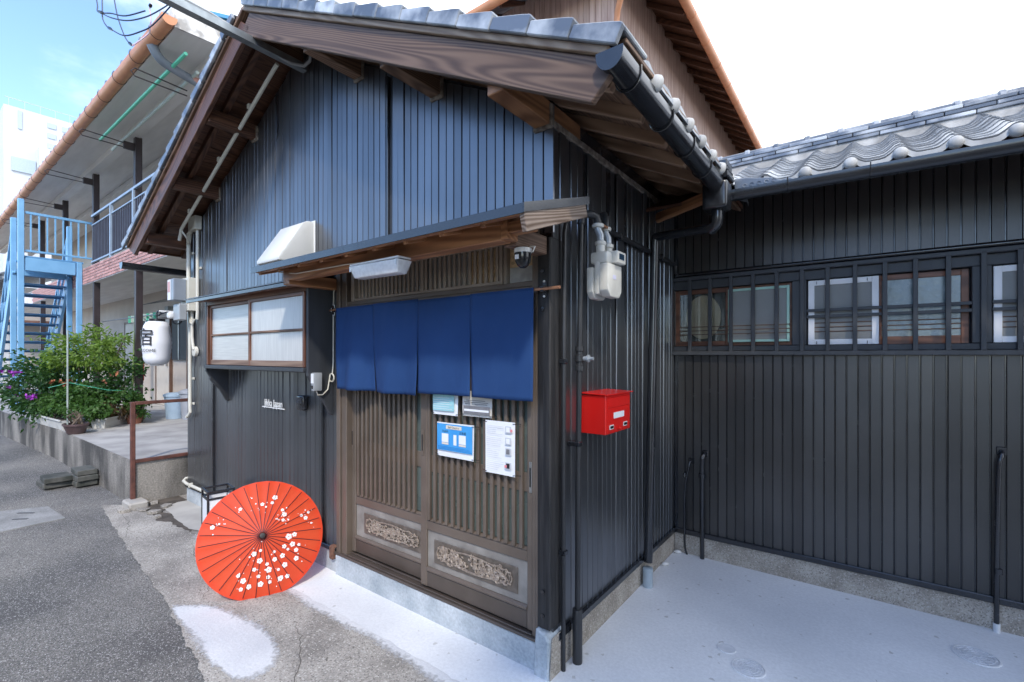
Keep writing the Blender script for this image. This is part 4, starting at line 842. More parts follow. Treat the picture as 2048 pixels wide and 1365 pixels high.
# ================================================================= SIDE WING
WY=1.877; WX1=4.4
wing=thing('side_wing',(2.2,WY,0),'long low black clad wing with barred windows and silver tiled roof','house')
wl=MB().box(.001,WX1,WY+.012,WY+.12,.12,1.60).box(.001,WX1,WY+.012,WY+.12,2.2,2.88).build('wing_wall',blackm,wing)
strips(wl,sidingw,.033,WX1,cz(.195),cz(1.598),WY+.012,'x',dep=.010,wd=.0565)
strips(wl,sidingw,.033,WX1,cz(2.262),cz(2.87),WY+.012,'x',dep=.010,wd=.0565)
MB().box(.0,WX1,WY-.022,WY+.01,.158,.196).build('base_flashing',blackm,wl,.004)
MB().box(.013,WX1,WY-.005,WY+.1,-.05,.158).build('plinth',concpl,wing,.003)
# window band
wb=MB().box(.001,WX1,WY+.055,WY+.1,1.60,2.2).build('window_band',blackw,wing)
MB().box(.0,WX1,WY-.045,WY+.05,1.600,1.632).build('lower_rail',blackw,wb,.004)
MB().box(.0,WX1,WY-.010,WY+.05,1.633,1.672).build('window_sill',blackw,wb,.003)
MB().box(.0,WX1,WY-.040,WY+.05,2.196,2.226).build('upper_rail',blackw,wb,.004)
MB().box(.0,WX1,WY-.005,WY+.05,2.128,2.195).build('head_board',blackw,wb,.003)
MB().tube([(.03,WY-.014,2.245),(WX1,WY-.014,2.245)],.017,10).build('rail_moulding',blackm,wb,smooth=True)
for a,b in ((.842,.93),(1.765,1.85),(2.68,2.76)): MB().box(a,b,WY-.012,WY+.05,1.673,2.127).build('mullion',blackw,wb,.003)
for x in (.14,.293,.443,.596,.749,.905,1.054,1.205,1.36,1.509,1.66,1.812,1.96,2.11,2.26,2.41,2.56):
    y=WY-.030; MB().box(x-.0125,x+.0125,y-.010,y+.012,1.625,2.205).build('window_bar',blackw,wb,.002)
for x0,x1 in ((.93,1.765),(1.85,2.68)):
    for z in (1.868,1.911): MB().box(x0,x1,WY-.017,WY-.010,z-.010,z+.010).build('cross_bar',blackw,wb,.0015)
gscreen=mat('grey_insect_screen',(.27,.275,.26),(.22,.225,.215),rough=.6,scale=1.5,coord='world',bump=.15,bscale=500)
gdim=mat('bluish_obscure_glass',(.20,.27,.30),(.10,.15,.17),rough=.15,rough2=.3,scale=14,coord='world',bump=.25,bscale=40,spec=.7)
rodm=mat('rusty_rod',(.16,.09,.06),(.10,.055,.035),rough=.6,coord='world')
def sash4(nm,x0,x1,z0,z1,y,t,m,pm,parent=wb,tb=None):
    tb=tb or t
    f=MB().box(x0,x0+t,y,y+.022,z0,z1).box(x1-t,x1,y,y+.022,z0,z1).box(x0+t,x1-t,y+.001,y+.021,z0,z0+tb).box(x0+t,x1-t,y+.001,y+.021,z1-t,z1).build(nm,m,parent,.002)
    if pm: MB().box(x0+t,x1-t,y+.010,y+.014,z0+tb,z1-t).build('pane',pm,f)
    return f
mint=mat('mint_screen_frame',(.42,.66,.55),(.38,.6,.5),rough=.45,coord='world')
sash4('window_sash',.012,.43,1.675,2.125,WY+.020,.035,woods,None); 
MB().box(.047,.395,WY+.052,WY+.0545,1.71,2.09).build('dim_room_sheet',mat('dim_interior',(.10,.10,.095),(.07,.07,.066),rough=.7,coord='world'),wb)  # dark sheet behind the glass stands in for the unlit room
MB().lathe([(0,-.006),(.11,-.005),(.113,.0)],(.222,WY+.050,1.905),40,'y').build('round_shade',mat('cream_paper_shade',(.62,.50,.36),(.54,.43,.30),rough=.7,scale=9,coord='world'),wb,smooth=True,mw=T(.222,0,1.905)@Matrix.Diagonal((1.2,1,1.55,1))@T(-.222,0,-1.905))
MB().box(.047,.395,WY+.028,WY+.030,1.71,2.09).build('pane',glass('window_glass',(.93,.95,.94)),wb)
sash4('window_sash',.40,.838,1.675,2.125,WY+.026,.03,woods,None)
f=sash4('insect_screen',.416,.826,1.70,2.105,WY+.002,.018,mint,gscreen)
f=sash4('insect_screen',.94,1.33,1.674,2.12,WY+.0,.036,whitep,gscreen)
for x in (.99,1.27):
    for z in (1.685,2.10): MB().box(x-.0015,x+.0015,WY-.004,WY-.0005,z-.008,z+.012).build('hook',blackm,f)
sash4('window_sash',1.31,1.757,1.672,2.122,WY+.024,.035,woods,gdim,tb=.05)
f=sash4('insect_screen',1.858,2.26,1.674,2.12,WY+.0,.036,whitep,gscreen); sash4('window_sash',2.25,2.68,1.672,2.122,WY+.024,.035,woods,gdim)
for x0,x1,y in ((.05,.84,WY-.004),(.976,1.295,WY+.0085),(1.345,1.722,WY+.03),(1.894,2.224,WY+.0085)):
    for z in (1.764,1.794,1.824): MB().tube([(x0,y,z),(x1,y,z)],.0035,6).build('guard_rod',rodm,wb,smooth=True)
# wall pipes
for i,(p,r,lab) in enumerate((([(.235,WY-.03,.0),(.235,WY-.035,.70),(.24,WY-.03,.80),(.25,WY+.01,.83)],.017,'black stub pipe on the wing wall near the inner corner, thicker of the two'),([(.115,WY-.02,.0),(.10,WY-.028,.10),(.10,WY-.03,.5),(.135,WY-.03,.72),(.145,WY+.005,.76)],.008,'thin black hose on the wing wall beside the stub pipe'),([(1.865,WY-.03,.05),(1.866,WY-.035,.40),(1.872,WY-.04,.92),(1.885,WY-.03,1.02),(1.89,WY+.01,1.05)],.012,'black hose pipe on the wing wall at the right edge'))):
    t=thing('wall_pipe',(p[0][0],p[0][1],0),lab,'pipe'); MB().tube(smooth_path(p),r,10).build('hose',blackm,t,smooth=True)
    q=Vector(p[-1]); MB().box(q.x-.022,q.x+.022,WY-.006,WY+.006,q.z-.03,q.z+.02).build('wall_plate',blackm,t,.004)
    MB().lathe([(r*1.5,0),(r*1.5,.03),(r*1.1,.034)],(p[2][0] if i else p[1][0],p[1][1],p[1][2]-.06 if i!=1 else .62),10).build('coupling',blackm,t,smooth=True)
    if i==2: MB().lathe([(.016,-.04),(.016,.012)],(1.865,WY-.03,.04),10).build('base_sleeve',floorw,t,smooth=True)
# wing roof: every pantile its own piece
PT=.2155; RY0,RZ0,PITCH=1.215,2.665,.455; ROWS,EXP=9,.112
wr=MB().prism([(RY0+.02,RZ0-.03),(2.16,RZ0-.03+.945*PITCH),(3.1,RZ0-.03),(3.1,RZ0-.05),(2.16,RZ0-.05+.945*PITCH),(RY0+.02,RZ0-.05)],'x',.0,WX1).build('wing_roof',woodd,wing)
def wave(u): return .022*math.cos(2*math.pi*u)+.007*math.cos(4*math.pi*u)
def pantile(ln):
    n=10; v=[];f=[]
    for s,(yy,dz) in enumerate(((0,0),(ln,-.010),(0,-.011),(ln,-.022))):
        for i in range(n+1):
            u=i/n-.02+.04*(i/n); v.append(((u-.0)*PT,yy,wave(u)+dz))
    for i in range(n):
        f+= [(i,i+1,n+1+i+1,n+1+i),(2*(n+1)+i,i+2*(n+1)+1,i+1,i)]
    me=bpy.data.meshes.new('roof_tile'); me.from_pydata(v,[],f); me.update()
    for p in me.polygons: p.use_smooth=True
    try: me.set_sharp_from_angle(angle=R(45))
    except Exception: pass
    return me
pm=pantile(EXP*1.25); ps=math.atan(PITCH)
X0=.976-2*PT
for r in range(ROWS):
    for c in range(9):
        x=X0+c*PT; y=RY0+.02+r*EXP*math.cos(ps)*1.0; z=RZ0+.012+(y-RY0)*PITCH
        if x<.03 and r<3: continue
        link('roof_tile',pm,tilel,wr,T(x+rs.uniform(-.002,.002),y,z+rs.uniform(-.0015,.0015))@Matrix.Rotation(ps+.02,4,'X'))
mb=MB()
for r in range(ROWS):
    for c in range(9,18):
        x=X0+c*PT; y=RY0+.02+r*EXP*math.cos(ps); z=RZ0+.012+(y-RY0)*PITCH
        M_=T(x,y,z)@Matrix.Rotation(ps,4,'X'); mb.add([M_@v.co for v in pm.vertices],[tuple(p.vertices) for p in pm.polygons])
tag(mb.build('roof_tiles_beyond',tilel,wr,smooth=True),kind='stuff')
# eave tiles: round ends and scalloped lips
kn2=MB().lathe([(0,-.016),(.018,-.014),(.030,-.005),(.0335,.006),(.032,.02),(.026,.05)],(0,0,0),18,'y').mesh('eave_tile_end',0,True)
lip=MB(); nn=10
for s in range(2):
    for i in range(nn+1):
        u=i/nn; lip.v.append((u*PT,-.002*s,wave(u)+.002)); lip.v.append((u*PT,-.002*s,wave(u)-.030))
for i in range(nn): lip.f.append((2*i,2*i+2,2*i+3,2*i+1))
lip.f+= [(2*(nn+1)+a,2*(nn+1)+b,2*(nn+1)+c,2*(nn+1)+d) for a,b,c,d in [(2*i,2*i+1,2*i+3,2*i+2) for i in range(nn)]]
lipm=lip.mesh('eave_tile_lip',0,True); lipmat=mat('pale_tile_face',(.50,.50,.48),(.34,.34,.33),rough=.55,scale=12,coord='obj',rnd=.1)
for c in range(-1,12):
    x=.976+c*PT; 
    link('eave_tile_lip',lipm,lipmat,wr,T(x,RY0+.017,RZ0+.008))
    if c>=0: link('eave_tile_end',kn2,lipmat,wr,T(x,RY0+.010,RZ0+.008))
# decorated valley end piece and its knobs
MB().prism([(.60,2.60),(.93,2.60),(.93,2.635),(.90,2.655),(.86,2.65),(.80,2.675),(.72,2.69),(.66,2.705),(.60,2.71)],'y',1.20,1.222).build('valley_end_tile',tile,wr,.004)
for k in range(5): MB().tube([(.66+.04*k+.012*math.cos(a*.7),1.197,2.655+.01*math.sin(a*.7)) for a in range(8)],.0025,5).build('cloud_relief',tile,wr,smooth=True)
# ridge: stacked flat tiles, mortar bed and round caps
RGY,RGZ=2.17,RZ0+.955*PITCH-.028
mbr=MB(); nx=90
for s in range(2):
    for i in range(nx+1):
        x=-.05+(WX1+.05)*i/nx; mbr.v.append((x,RGY-.058,RGZ+ (.045 if s else -.03)))
for i in range(nx): mbr.f.append((i,i+1,nx+2+i,nx+1+i))
mbr.box(-.05,WX1,RGY-.056,RGY+.056,RGZ-.03,RGZ+.046); mbr.build('ridge_mortar',mortar,wr)
rt=MB().box(0,.236,-.070,.070,0,.0255).mesh('ridge_tile',.004)
for lv in range(3):
    x=-.1+.09*lv
    while x<WX1: link('ridge_tile',rt,tile,wr,T(x,RGY,RGZ+.047+lv*.028)); x+=.24
MB().tube([(-.1,RGY,RGZ+.135),(WX1,RGY,RGZ+.135)],.036,12).build('ridge_cap_run',tile,wr,smooth=True)
kc=MB().tube([(-.024,0,0),(-.012,0,0),(.012,0,0),(.024,0,0)],[.034,.046,.046,.034],14).mesh('ridge_cap_collar',0,True)
for c in range(20): link('ridge_cap_collar',kc,tile,wr,T(.09+.2055*c,RGY,RGZ+.135))
# wing gutter
g2,_,_=gutter('wing_gutter',(.60,1.165,2.608),(WX1,1.165,2.545),.042,blackm,wing)
for x in (.90,1.28,1.86,2.4,3.0): bracket(g2,(x,1.165,2.608-.0166*(x-.6)),Vector((0,-1,0)),.043,blackm)
# manhole lids in the courtyard floor
mh=mat('grey_cast_lid',(.66,.67,.685),(.56,.575,.595),rough=.7,scale=20,coord='world',bump=.3)
for x,y,r,lab in ((.78,.643,.075,'round patterned drain lid nearest the camera in courtyard floor'),(1.729,1.474,.09,'round patterned drain lid near the right edge of courtyard floor'),(.652,.747,.045,'small plain round cap beside the nearest drain lid')):
    t=thing('manhole_cover',(x,y,0),lab,'drain lid','lids in the courtyard floor')
    MB().lathe([(r*1.06,.0015),(r*1.06,.005),(r*.99,.006),(r*.985,.003)],(x,y,0),32,cap=False).build('rim',floorw,t,smooth=True)
    MB().lathe([(0,.004),(r*.97,.004),(r*.97,.0015)],(x,y,0),32,cap=False).build('plate',mh,t)
    if r>.06:
        mb=MB()
        for k in range(1,5): mb.lathe([(r*(.2*k)-.0025,.0041),(r*(.2*k),.0065),(r*(.2*k)+.0025,.0041)],(x,y,0),32,cap=False)
        for a in range(12): mb.beam((x+r*.2*math.cos(a*.5236),y+r*.2*math.sin(a*.5236),.0052),(x+r*.9*math.cos(a*.5236),y+r*.9*math.sin(a*.5236),.0052),.003,.002)
        mb.build('tread_pattern',mh,t)
# ================================================================= BROWN HOUSE BEHIND
bs=mat('brown_woodgrain_siding',(.54,.38,.31),(.38,.245,.195),rough=.6,scale=3,detail=7,stretch=(6,6,.5),coord='world',rnd=.16,bump=.2,bscale=30,bstretch=(5,5,.3))
org=mat('orange_brown_gutter',(.62,.27,.13),(.54,.23,.11),rough=.45,scale=6,coord='world')
bh=thing('brown_house',(-4,8,0),'tall brown timber sided house with orange gutter behind the black house','house')
BX0,BX1,BY0,BY1,BZ=-9.5,-1.45,3.9,13.5,7.12
bw=MB().box(BX0,BX1,BY0+.02,BY1,0,BZ).build('wall',bs,bh)
pk=MB().box(-.0445,.0445,-.012,.0,0,BZ-2.6).mesh('plank',.003)
x=BX1-.047
while x>-6.6: link('plank',pk,bs,bw,T(x,BY0+.018,2.55)); x-=.093
mb=MB(); y=BY0+.06
while y<BY1-.1: mb.box(BX1+.001,BX1+.011,y-.041,y+.041,2.55,BZ-.02); y+=.09
tag(mb.build('side_planks',bs,bw),kind='stuff')
OV=.62; ez=6.72
ro=MB(); a=(BX0-OV,BY0-OV,ez);b=(BX1+OV,BY0-OV,ez);c=(BX1+OV,BY1+OV,ez);d=(BX0-OV,BY1+OV,ez)
rz=9.6; e=(BX0+3.4,8.7,rz); f_=(BX1-3.4,8.7,rz)
ro.add([a,b,c,d,e,f_],[(0,1,5,4),(1,2,5),(2,3,4,5),(3,0,4)])
br=ro.build('roof',tile,bh)
MB().add([(BX0,BY0,BZ-.02),(BX1,BY0,BZ-.02),(BX1,BY1,BZ-.02),(BX0,BY1,BZ-.02),(BX0-OV,BY0-OV,ez-.03),(BX1+OV,BY0-OV,ez-.03),(BX1+OV,BY1+OV,ez-.03),(BX0-OV,BY1+OV,ez-.03)],[(0,1,5,4),(1,2,6,5),(2,3,7,6),(3,0,4,7)]).build('soffit',woodd,br)
for k in range(24):
    y=BY0-.5+k*.42; beam('rafter',(BX1-.02,y,BZ-.06),(BX1+OV-.04,y,ez-.06),.05,.07,woodd,br)
for k in range(18):
    x=BX1+.3-k*.45; beam('rafter',(x,BY0+.02,BZ-.06),(x,BY0-OV+.04,ez-.06),.05,.07,woodd,br)
gb,_,_=gutter('eave_gutter',(BX1+OV+.03,BY0-OV,ez-.03),(BX1+OV+.03,BY1+.4,ez-.03),.065,org,bh)
gutter('eave_gutter',(BX0-OV,BY0-OV-.03,ez-.03),(BX1+OV+.1,BY0-OV-.03,ez-.03),.065,org,bh)
for k in range(14): bracket(gb,(BX1+OV+.03,BY0-.2+k*.75,ez-.03),Vector((1,0,0)),.066,org)
kb2=MB().lathe([(0,-.02),(.035,-.015),(.05,.0),(.05,.1)],(0,0,0),10,'x').mesh('eave_tile_end',0,True)
for k in range(42): link('eave_tile_end',kb2,tile,br,T(BX1+OV+.02,BY0-OV+.1+k*.25,ez+.075)@Matrix.Rotation(math.pi,4,'Z'))
MB().tube([(BX1+.06,BY0-.05,2.5),(BX1+.06,BY0-.05,6.05),(BX1+.10,BY0-.10,6.16),(BX1+OV-.02,BY0-OV+.0,6.62)],.04,10).build('downpipe',org,bh,smooth=True)
# ================================================================= TERRACE AND APARTMENT BLOCK
ter=sheet('terrace',[(-60,-.62),(-12.6,-.60),(-8.9,-.415),(-5.0,-.41),(-5.0,6),(-60,6)],.45,concw,thick=.6)
sheet('terrace_floor',[(-60,-.6),(-12.6,-.58),(-8.9,-.40),(-5.02,-.395),(-5.02,6),(-60,6)],.454,conct)
ap=thing('apartment_block',(-12,3,.45),'grey two storey apartment block with balcony, orange gutter and brown posts','apartment')
aw=mat('beige_render',(.52,.45,.38),(.45,.385,.32),rough=.85,scale=1.5,coord='world',bump=.1); sof=mat('grey_soffit_board',(.76,.73,.68),(.66,.63,.585),rough=.8,scale=1.2,stretch=(1,6,1),coord='world')
postm=mat('dark_brown_post',(.045,.032,.033),(.03,.022,.022),rough=.5,coord='world'); railm=mat('pale_blue_grey_rail',(.36,.44,.53),(.30,.37,.45),rough=.45,metal=.3,coord='world')
AX0,AX1=-24,-5.15
MB().box(AX0,AX1-.02,1.85,6,.45,5.9).build('wall',aw,ap)
MB().box(AX0,AX1,.55,1.85,3.10,3.42).build('balcony_slab',sof,ap)
MB().box(AX0,AX1,.53,1.84,3.425,3.45).build('balcony_floor',conct,ap)
# roof with broad soffit
rp=MB().prism([(.02,5.42),(1.85,5.50),(6.4,5.5),(6.6,5.55),(3.6,6.7),(-.02,5.62)],'x',AX0,AX1); rf=rp.build('roof',sof,ap)
MB().prism([(.06,5.66),(3.6,6.75),(6.7,5.6),(6.7,5.66),(3.6,6.82),(.06,5.70)],'x',AX0,AX1+.03).build('roof_covering',mat('blue_sheet_roof',(.06,.28,.50),(.05,.22,.42),rough=.35,coord='world'),rf)
MB().box(AX0,AX1-.1,.48,.62,5.33,5.50).build('eave_beam',sof,rf); MB().box(AX0,AX1-.02,1.2,1.32,5.36,5.46).build('eave_beam',sof,rf)
MB().prism([(.0,5.40),(1.9,5.49),(1.9,5.60),(3.6,6.65),(.0,5.62)],'x',AX1+.002,AX1+.03).build('gable_fascia',mat('peeling_white_paint',(.66,.64,.60),(.36,.34,.31),rough=.85,scale=7,detail=9,coord='world',bump=.4,lo=.4,hi=.55),rf)
ga,_,_=gutter('roof_gutter',(AX1+.05,-.06,5.47),(AX0,-.06,5.33),.075,org,ap)
for k in range(22): bracket(ga,(AX1-.35-k*.75,-.06,5.465-.0056*k),Vector((0,-1,0)),.077,blackm)
kt=MB().lathe([(0,-.015),(.03,-.01),(.04,.0),(.04,.08)],(0,0,0),8,'y').mesh('eave_tile_end',0,True)
for k in range(40): link('eave_tile_end',kt,tile,rf,T(AX1-.15-k*.38,-.08,5.585-.003*k))
MB().tube(smooth_path([(AX1-.55,-.06,5.40),(AX1-.58,0,5.32),(AX1-.62,.12,5.26),(AX1-.66,.5,5.2)]),.055,10).build('downpipe_head',mat('grey_tape',(.22,.25,.28),rough=.5,coord='world'),ap,smooth=True)
MB().tube([(AX1-.64,.4,5.22),(AX1-.55,1.62,5.02),(AX1-.55,1.72,4.9),(AX1-.55,1.75,3.45)],.045,10).build('downpipe',mat('pink_brown_pipe',(.58,.30,.24),(.5,.26,.2),rough=.5,coord='world'),ap,smooth=True)
for x in (-8.75,-11.45,-14.2,-17):
    MB().box(x-.05,x+.05,.56,.66,.45,3.10).build('post',postm,ap,.004); MB().box(x-.05,x+.05,.55,.65,3.43,5.34).build('post',postm,ap,.004)
    # laundry pole brackets
    MB().box(x-.03,x+.03,.40,.55,5.10,5.22).build('bracket_arm',postm,ap,.004)
    MB().tube([(x,.45,5.19),(x,-.12,5.22),(x,-.16,5.17),(x,-.12,5.12),(x,.45,5.12)],.008,6).build('bracket_loop',postm,ap,smooth=True)
    for q in range(5): MB().beam((x,.36-.11*q,5.12),(x,.36-.11*q,5.20),.006,.006).build('bracket_rung',postm,ap)
MB().tube([(-6.1,.45,5.19),(-6.1,-.12,5.22),(-6.1,-.16,5.17),(-6.1,-.12,5.12),(-6.1,.45,5.12)],.008,6).build('bracket_loop',postm,ap,smooth=True)
# balcony railing
MB().box(-11.5,AX1-.1,.53,.57,4.44,4.485).build('top_rail',railm,ap,.004); MB().box(-11.5,AX1-.1,.535,.565,4.26,4.285).build('second_rail',railm,ap,.003); MB().box(-11.5,AX1-.1,.53,.57,3.50,3.535).build('bottom_rail',railm,ap,.004)
bal=MB().box(-.011,.011,-.009,.009,3.535,4.26).mesh('baluster'); darkbal=mat('dark_baluster',(.055,.055,.075),rough=.5,coord='world')
x=-11.38
while x<AX1-.15: link('baluster',bal,darkbal,ap,T(x,.55,0)); x+=.105
for x in (-10.1,-8.75,-7.4,-6.1): MB().box(x-.02,x+.02,.52,.575,3.43,4.44).build('rail_post',railm,ap,.003)
MB().box(-11.4,AX1-.12,.60,.606,3.55,4.25).build('privacy_sheet',mat('dark_slate_sheet',(.075,.075,.10),(.055,.055,.075),rough=.6,coord='world'),ap)
# brick slips on the balcony edge
MB().box(AX0,AX1,.542,.549,3.10,3.46).build('fascia_mortar',mat('pale_joint_mortar',(.78,.72,.68),rough=.9,coord='world'),ap)
bk=MB().box(-.108,.108,-.012,.0,0,.044).mesh('brick',.002); brm=mat('red_brown_brick',(.56,.31,.27),(.42,.21,.18),rough=.75,scale=14,coord='obj',rnd=.25)
for r in range(6):
    x=-12.2+(.115 if r%2 else 0)
    while x<-6.0: link('brick',bk,brm,ap,T(x,.541,3.115+r*.058)); x+=.232
mb=MB()
for r in range(6):
    x=-5.95+(.115 if r%2 else 0)
    while x<AX1-.1: mb.box(x-.108,x+.108,.529,.541,3.115+r*.058,3.159+r*.058); x+=.232
    x=-12.45-(.115 if r%2 else 0)
    while x>-18: mb.box(x-.108,x+.108,.529,.541,3.115+r*.058,3.159+r*.058); x-=.232
tag(mb.build('bricks_beyond',brm,ap),kind='stuff')
# ground floor doors and wall details
drm=mat('cream_door',(.58,.51,.43),(.54,.47,.39),rough=.5,coord='world'); dk=mat('dark_opening',(.03,.03,.03),rough=.6,coord='world')
for x in (-9.7,-11.6,-14.0): 
    dd=MB().box(x-.42,x+.42,1.80,1.845,.46,2.42).build('door',drm,ap,.006); MB().box(x-.47,x-.425,1.79,1.845,.46,2.47).box(x+.425,x+.47,1.79,1.845,.46,2.47).box(x-.47,x+.47,1.79,1.845,2.425,2.47).build('door_frame',mat('brown_door_frame',(.16,.09,.06),rough=.5,coord='world'),dd); MB().box(x+.30,x+.34,1.76,1.80,1.35,1.45).build('door_handle',steel,dd,.005)
for x in (-10.65,-12.8):
    wv=MB().box(x-.42,x+.42,1.81,1.845,1.5,2.45).build('window',dk,ap); MB().box(x-.02,x+.02,1.80,1.809,1.5,2.45).build('window_bar',steel,wv)
MB().box(-10.2,-6.0,1.80,1.84,2.46,2.56).build('pipe_board',mat('old_board',(.20,.13,.09),(.14,.09,.06),rough=.8,coord='world'),ap)
slw=mat('bamboo_screen',(.16,.14,.125),(.09,.08,.07),rough=.8,scale=30,stretch=(1,1,8),coord='world',bump=.5)
MB().box(-8.9,-6.4,1.805,1.845,1.2,2.45).build('bamboo_screen',slw,ap)
for k in range(3): MB().tube([(AX1,1.5+.05*k,2.75+.03*k),(-8,1.45,2.68+.05*k),(-12,1.5,2.75)],.006,5).build('wall_cable',wire,ap,smooth=True)
for x in (-9.1,-11.0): MB().box(x-.09,x+.09,1.68,1.84,2.5,2.68).build('gas_box',mat('box_grey',(.30,.30,.27),rough=.6,coord='world'),ap,.008)
# laundry poles
tag(MB().tube([(-5.3,.17,5.245),(-9.1,.17,5.245)],.022,8).build('laundry_pole',mat('green_plastic',(.12,.58,.36),(.10,.52,.32),rough=.4,coord='world'),None,smooth=True),'green laundry pole resting on brackets under the apartment eave','pole')
tag(MB().tube([(-5.6,.40,5.235),(-9.4,.40,5.235)],.022,8).build('laundry_pole',mat('pale_green_plastic',(.55,.62,.54),(.5,.57,.5),rough=.4,coord='world'),None,smooth=True),'pale greenish white laundry pole behind the green one','pole')
lr=thing('laundry_rod',(-9.5,1.0,2.3),'thin rod with pegs strung between the ground floor posts','rod'); MB().tube([(-8.75,.9,2.33),(-11.4,.7,2.30)],.012,6).build('rod',steel,lr,smooth=True)
for k in range(9): MB().box(-8.95-k*.18,-8.93-k*.18,.87,.91,2.24,2.37).build('peg',MT['pale_green_plastic'] if k%2 else MT['green_plastic'],lr,mw=Matrix.Identity(4))
# steel handrail at the terrace end
rust=mat('rust_red_steel',(.16,.062,.045),(.085,.035,.027),rough=.75,scale=12,coord='world',bump=.3)
hr=thing('handrail',(-5.0,-.42,0),'rusty angle iron handrail at the end of the raised terrace','railing')
MB().box(-5.022,-4.978,-.44,-.40,.05,1.10).build('post',rust,hr,.004); beam('top_rail',(-5.0,-.40,1.085),(-5.0,1.6,1.085),.035,.035,rust,hr); beam('lower_rail',(-5.0,-.40,.462),(-5.0,1.6,.462),.04,.035,rust,hr)
MB().box(-5.022,-4.978,1.56,1.6,.45,1.10).build('post',rust,hr,.004)
fb=MB().box(-5.06,-4.80,-.50,-.33,-.03,.065).build('footing_block',slabm,None,.015); tag(fb,'rough pale concrete footing block under the rusty handrail post','block')
bl=thing('stacked_paving_blocks',(-6.5,-.6,0),'dark mossy paving blocks stacked as a step against the terrace wall','blocks')
mossy=mat('mossy_block',(.11,.11,.10),(.045,.05,.043),rough=.9,scale=8,detail=8,coord='obj',rnd=.15,bump=.6)
for (x,y,z,l_,wd) in ((-6.70,-.76,.035,.34,.26),(-6.66,-.75,.10,.32,.25),(-6.52,-.53,.035,.36,.20),(-6.50,-.53,.10,.36,.20),(-6.52,-.52,.165,.34,.19)):
    MB().box(-l_/2,l_/2,-wd/2,wd/2,-.03,.03).build('block',mossy,bl,.006,mw=T(x,y,z)@Matrix.Rotation(rs.uniform(-.06,.06),4,'Z'))
dc=thing('drain_cover',(-5.4,-1.1,0),'pale rectangular concrete drain cover with two slots in the lane at the left','drain cover')
MB().prism([(-5.86,-1.32),(-5.02,-1.40),(-5.05,-.94),(-5.69,-.97)],'z',-.012,-.003).build('slab',mat('grey_drain_slab',(.30,.30,.295),(.21,.21,.205),rough=.9,scale=5,detail=9,coord='world',fine=(70,.2)),dc)
for p,q in (((-5.62,-1.20),(-5.50,-1.10)),((-5.40,-1.26),(-5.30,-1.17))): MB().beam((*p,-.002),(*q,-.002),.02,.004).build('slot',ink,dc)
for (x,y,sc,rz,lab) in ((-4.70,-.42,.10,.3,'largest flat concrete fragment, lying just right of the footing block'),(-4.50,-.36,.075,1.2,'middle sized pale fragment lying at the edge of the dark earth'),(-4.86,-.27,.06,2.0,'small fragment tucked behind the footing block'),(-4.62,-.24,.085,2.9,'thin broken slab piece tilted against the terrace end'),(-4.32,-.40,.045,.8,'smallest loose chip on the dark earth, farthest right'),(-4.80,-.55,.06,4.0,'lone fragment in front of the footing block')):
    rd=random.Random(int(x*100)); o=MB().prism([(sc*rd.uniform(.6,1.25)*math.cos(a),sc*rd.uniform(.3,.8)*math.sin(a)) for a in (0,1.2,2.1,3.3,4.9)],'z',0,rd.uniform(.012,.03)).build('concrete_fragment',apron,None,.001,mw=T(x,y,.0)@Matrix.Rotation(rz,4,'Z')@Matrix.Rotation(rd.uniform(-.15,.15),4,'X'))
    tag(o,lab,'rubble','concrete fragments by the house corner')
# ================================================================= BLUE STAIRCASE
blue=mat('sky_blue_steel_paint',(.20,.43,.66),(.16,.37,.59),rough=.45,scale=4,detail=7,coord='world')
blued=mat('blue_steel_tread',(.11,.29,.49),(.09,.24,.42),rough=.5,scale=6,coord='world')
st=thing('blue_staircase',(-13.5,0,.45),'sky blue steel outdoor staircase rising to the apartment balcony','staircase')
for x,y,z1 in ((-12.2,-.39,4.72),(-12.2,.48,3.58),(-13.1,-.39,4.5),(-13.1,.48,4.5)): MB().box(x-.045,x+.045,y-.045,y+.045,.45,z1).build('post',blue,st,.006)
MB().box(-12.24,-12.17,-.33,.42,3.30,3.56).build('landing_beam',blue,st,.006); MB().box(-13.1,-12.2,-.36,.55,3.565,3.60).build('landing_deck',blued,st,.004); MB().box(-13.14,-13.06,-.33,.42,3.30,3.56).build('landing_beam',blue,st,.006)
for y in (-.39,.48):
    mw,l_=frame((-13.1,y,3.42),(-16.0,y,.45)); link('stringer',MB().box(-l_/2,l_/2,-.025,.025,-.12,.12).mesh('stringer',.005),blue,st,mw)
    beam('handrail',(-13.1,y,4.45),(-16.0,y,1.45),.04,.05,blue,st)
    beam('middle_rail',(-13.1,y,4.0),(-16.0,y,1.0),.03,.03,blue,st)
    for k in range(7): x=-13.4-k*.42; z=3.42-(-13.1-x)*1.024; MB().box(x-.015,x+.015,y-.015,y+.015,z,z+1.02).build('baluster',blue,st)
tm=MB().box(-.13,.13,-.36,.44,-.012,.012).box(-.13,-.115,-.36,.44,-.05,-.0125).mesh('tread',.003)
for k in range(14): link('tread',tm,blued,st,T(-13.2-k*.20,0.005,3.36-k*.205))
MB().box(-12.22,-12.18,-.33,.75,4.44,4.49).build('landing_rail',blue,st,.004); MB().box(-12.215,-12.185,-.33,.75,3.68,3.72).build('landing_rail',blue,st,.004)
for k in range(9): y=-.25+k*.12; MB().box(-12.21,-12.19,y-.012,y+.012,3.72,4.44).build('baluster',blue,st)
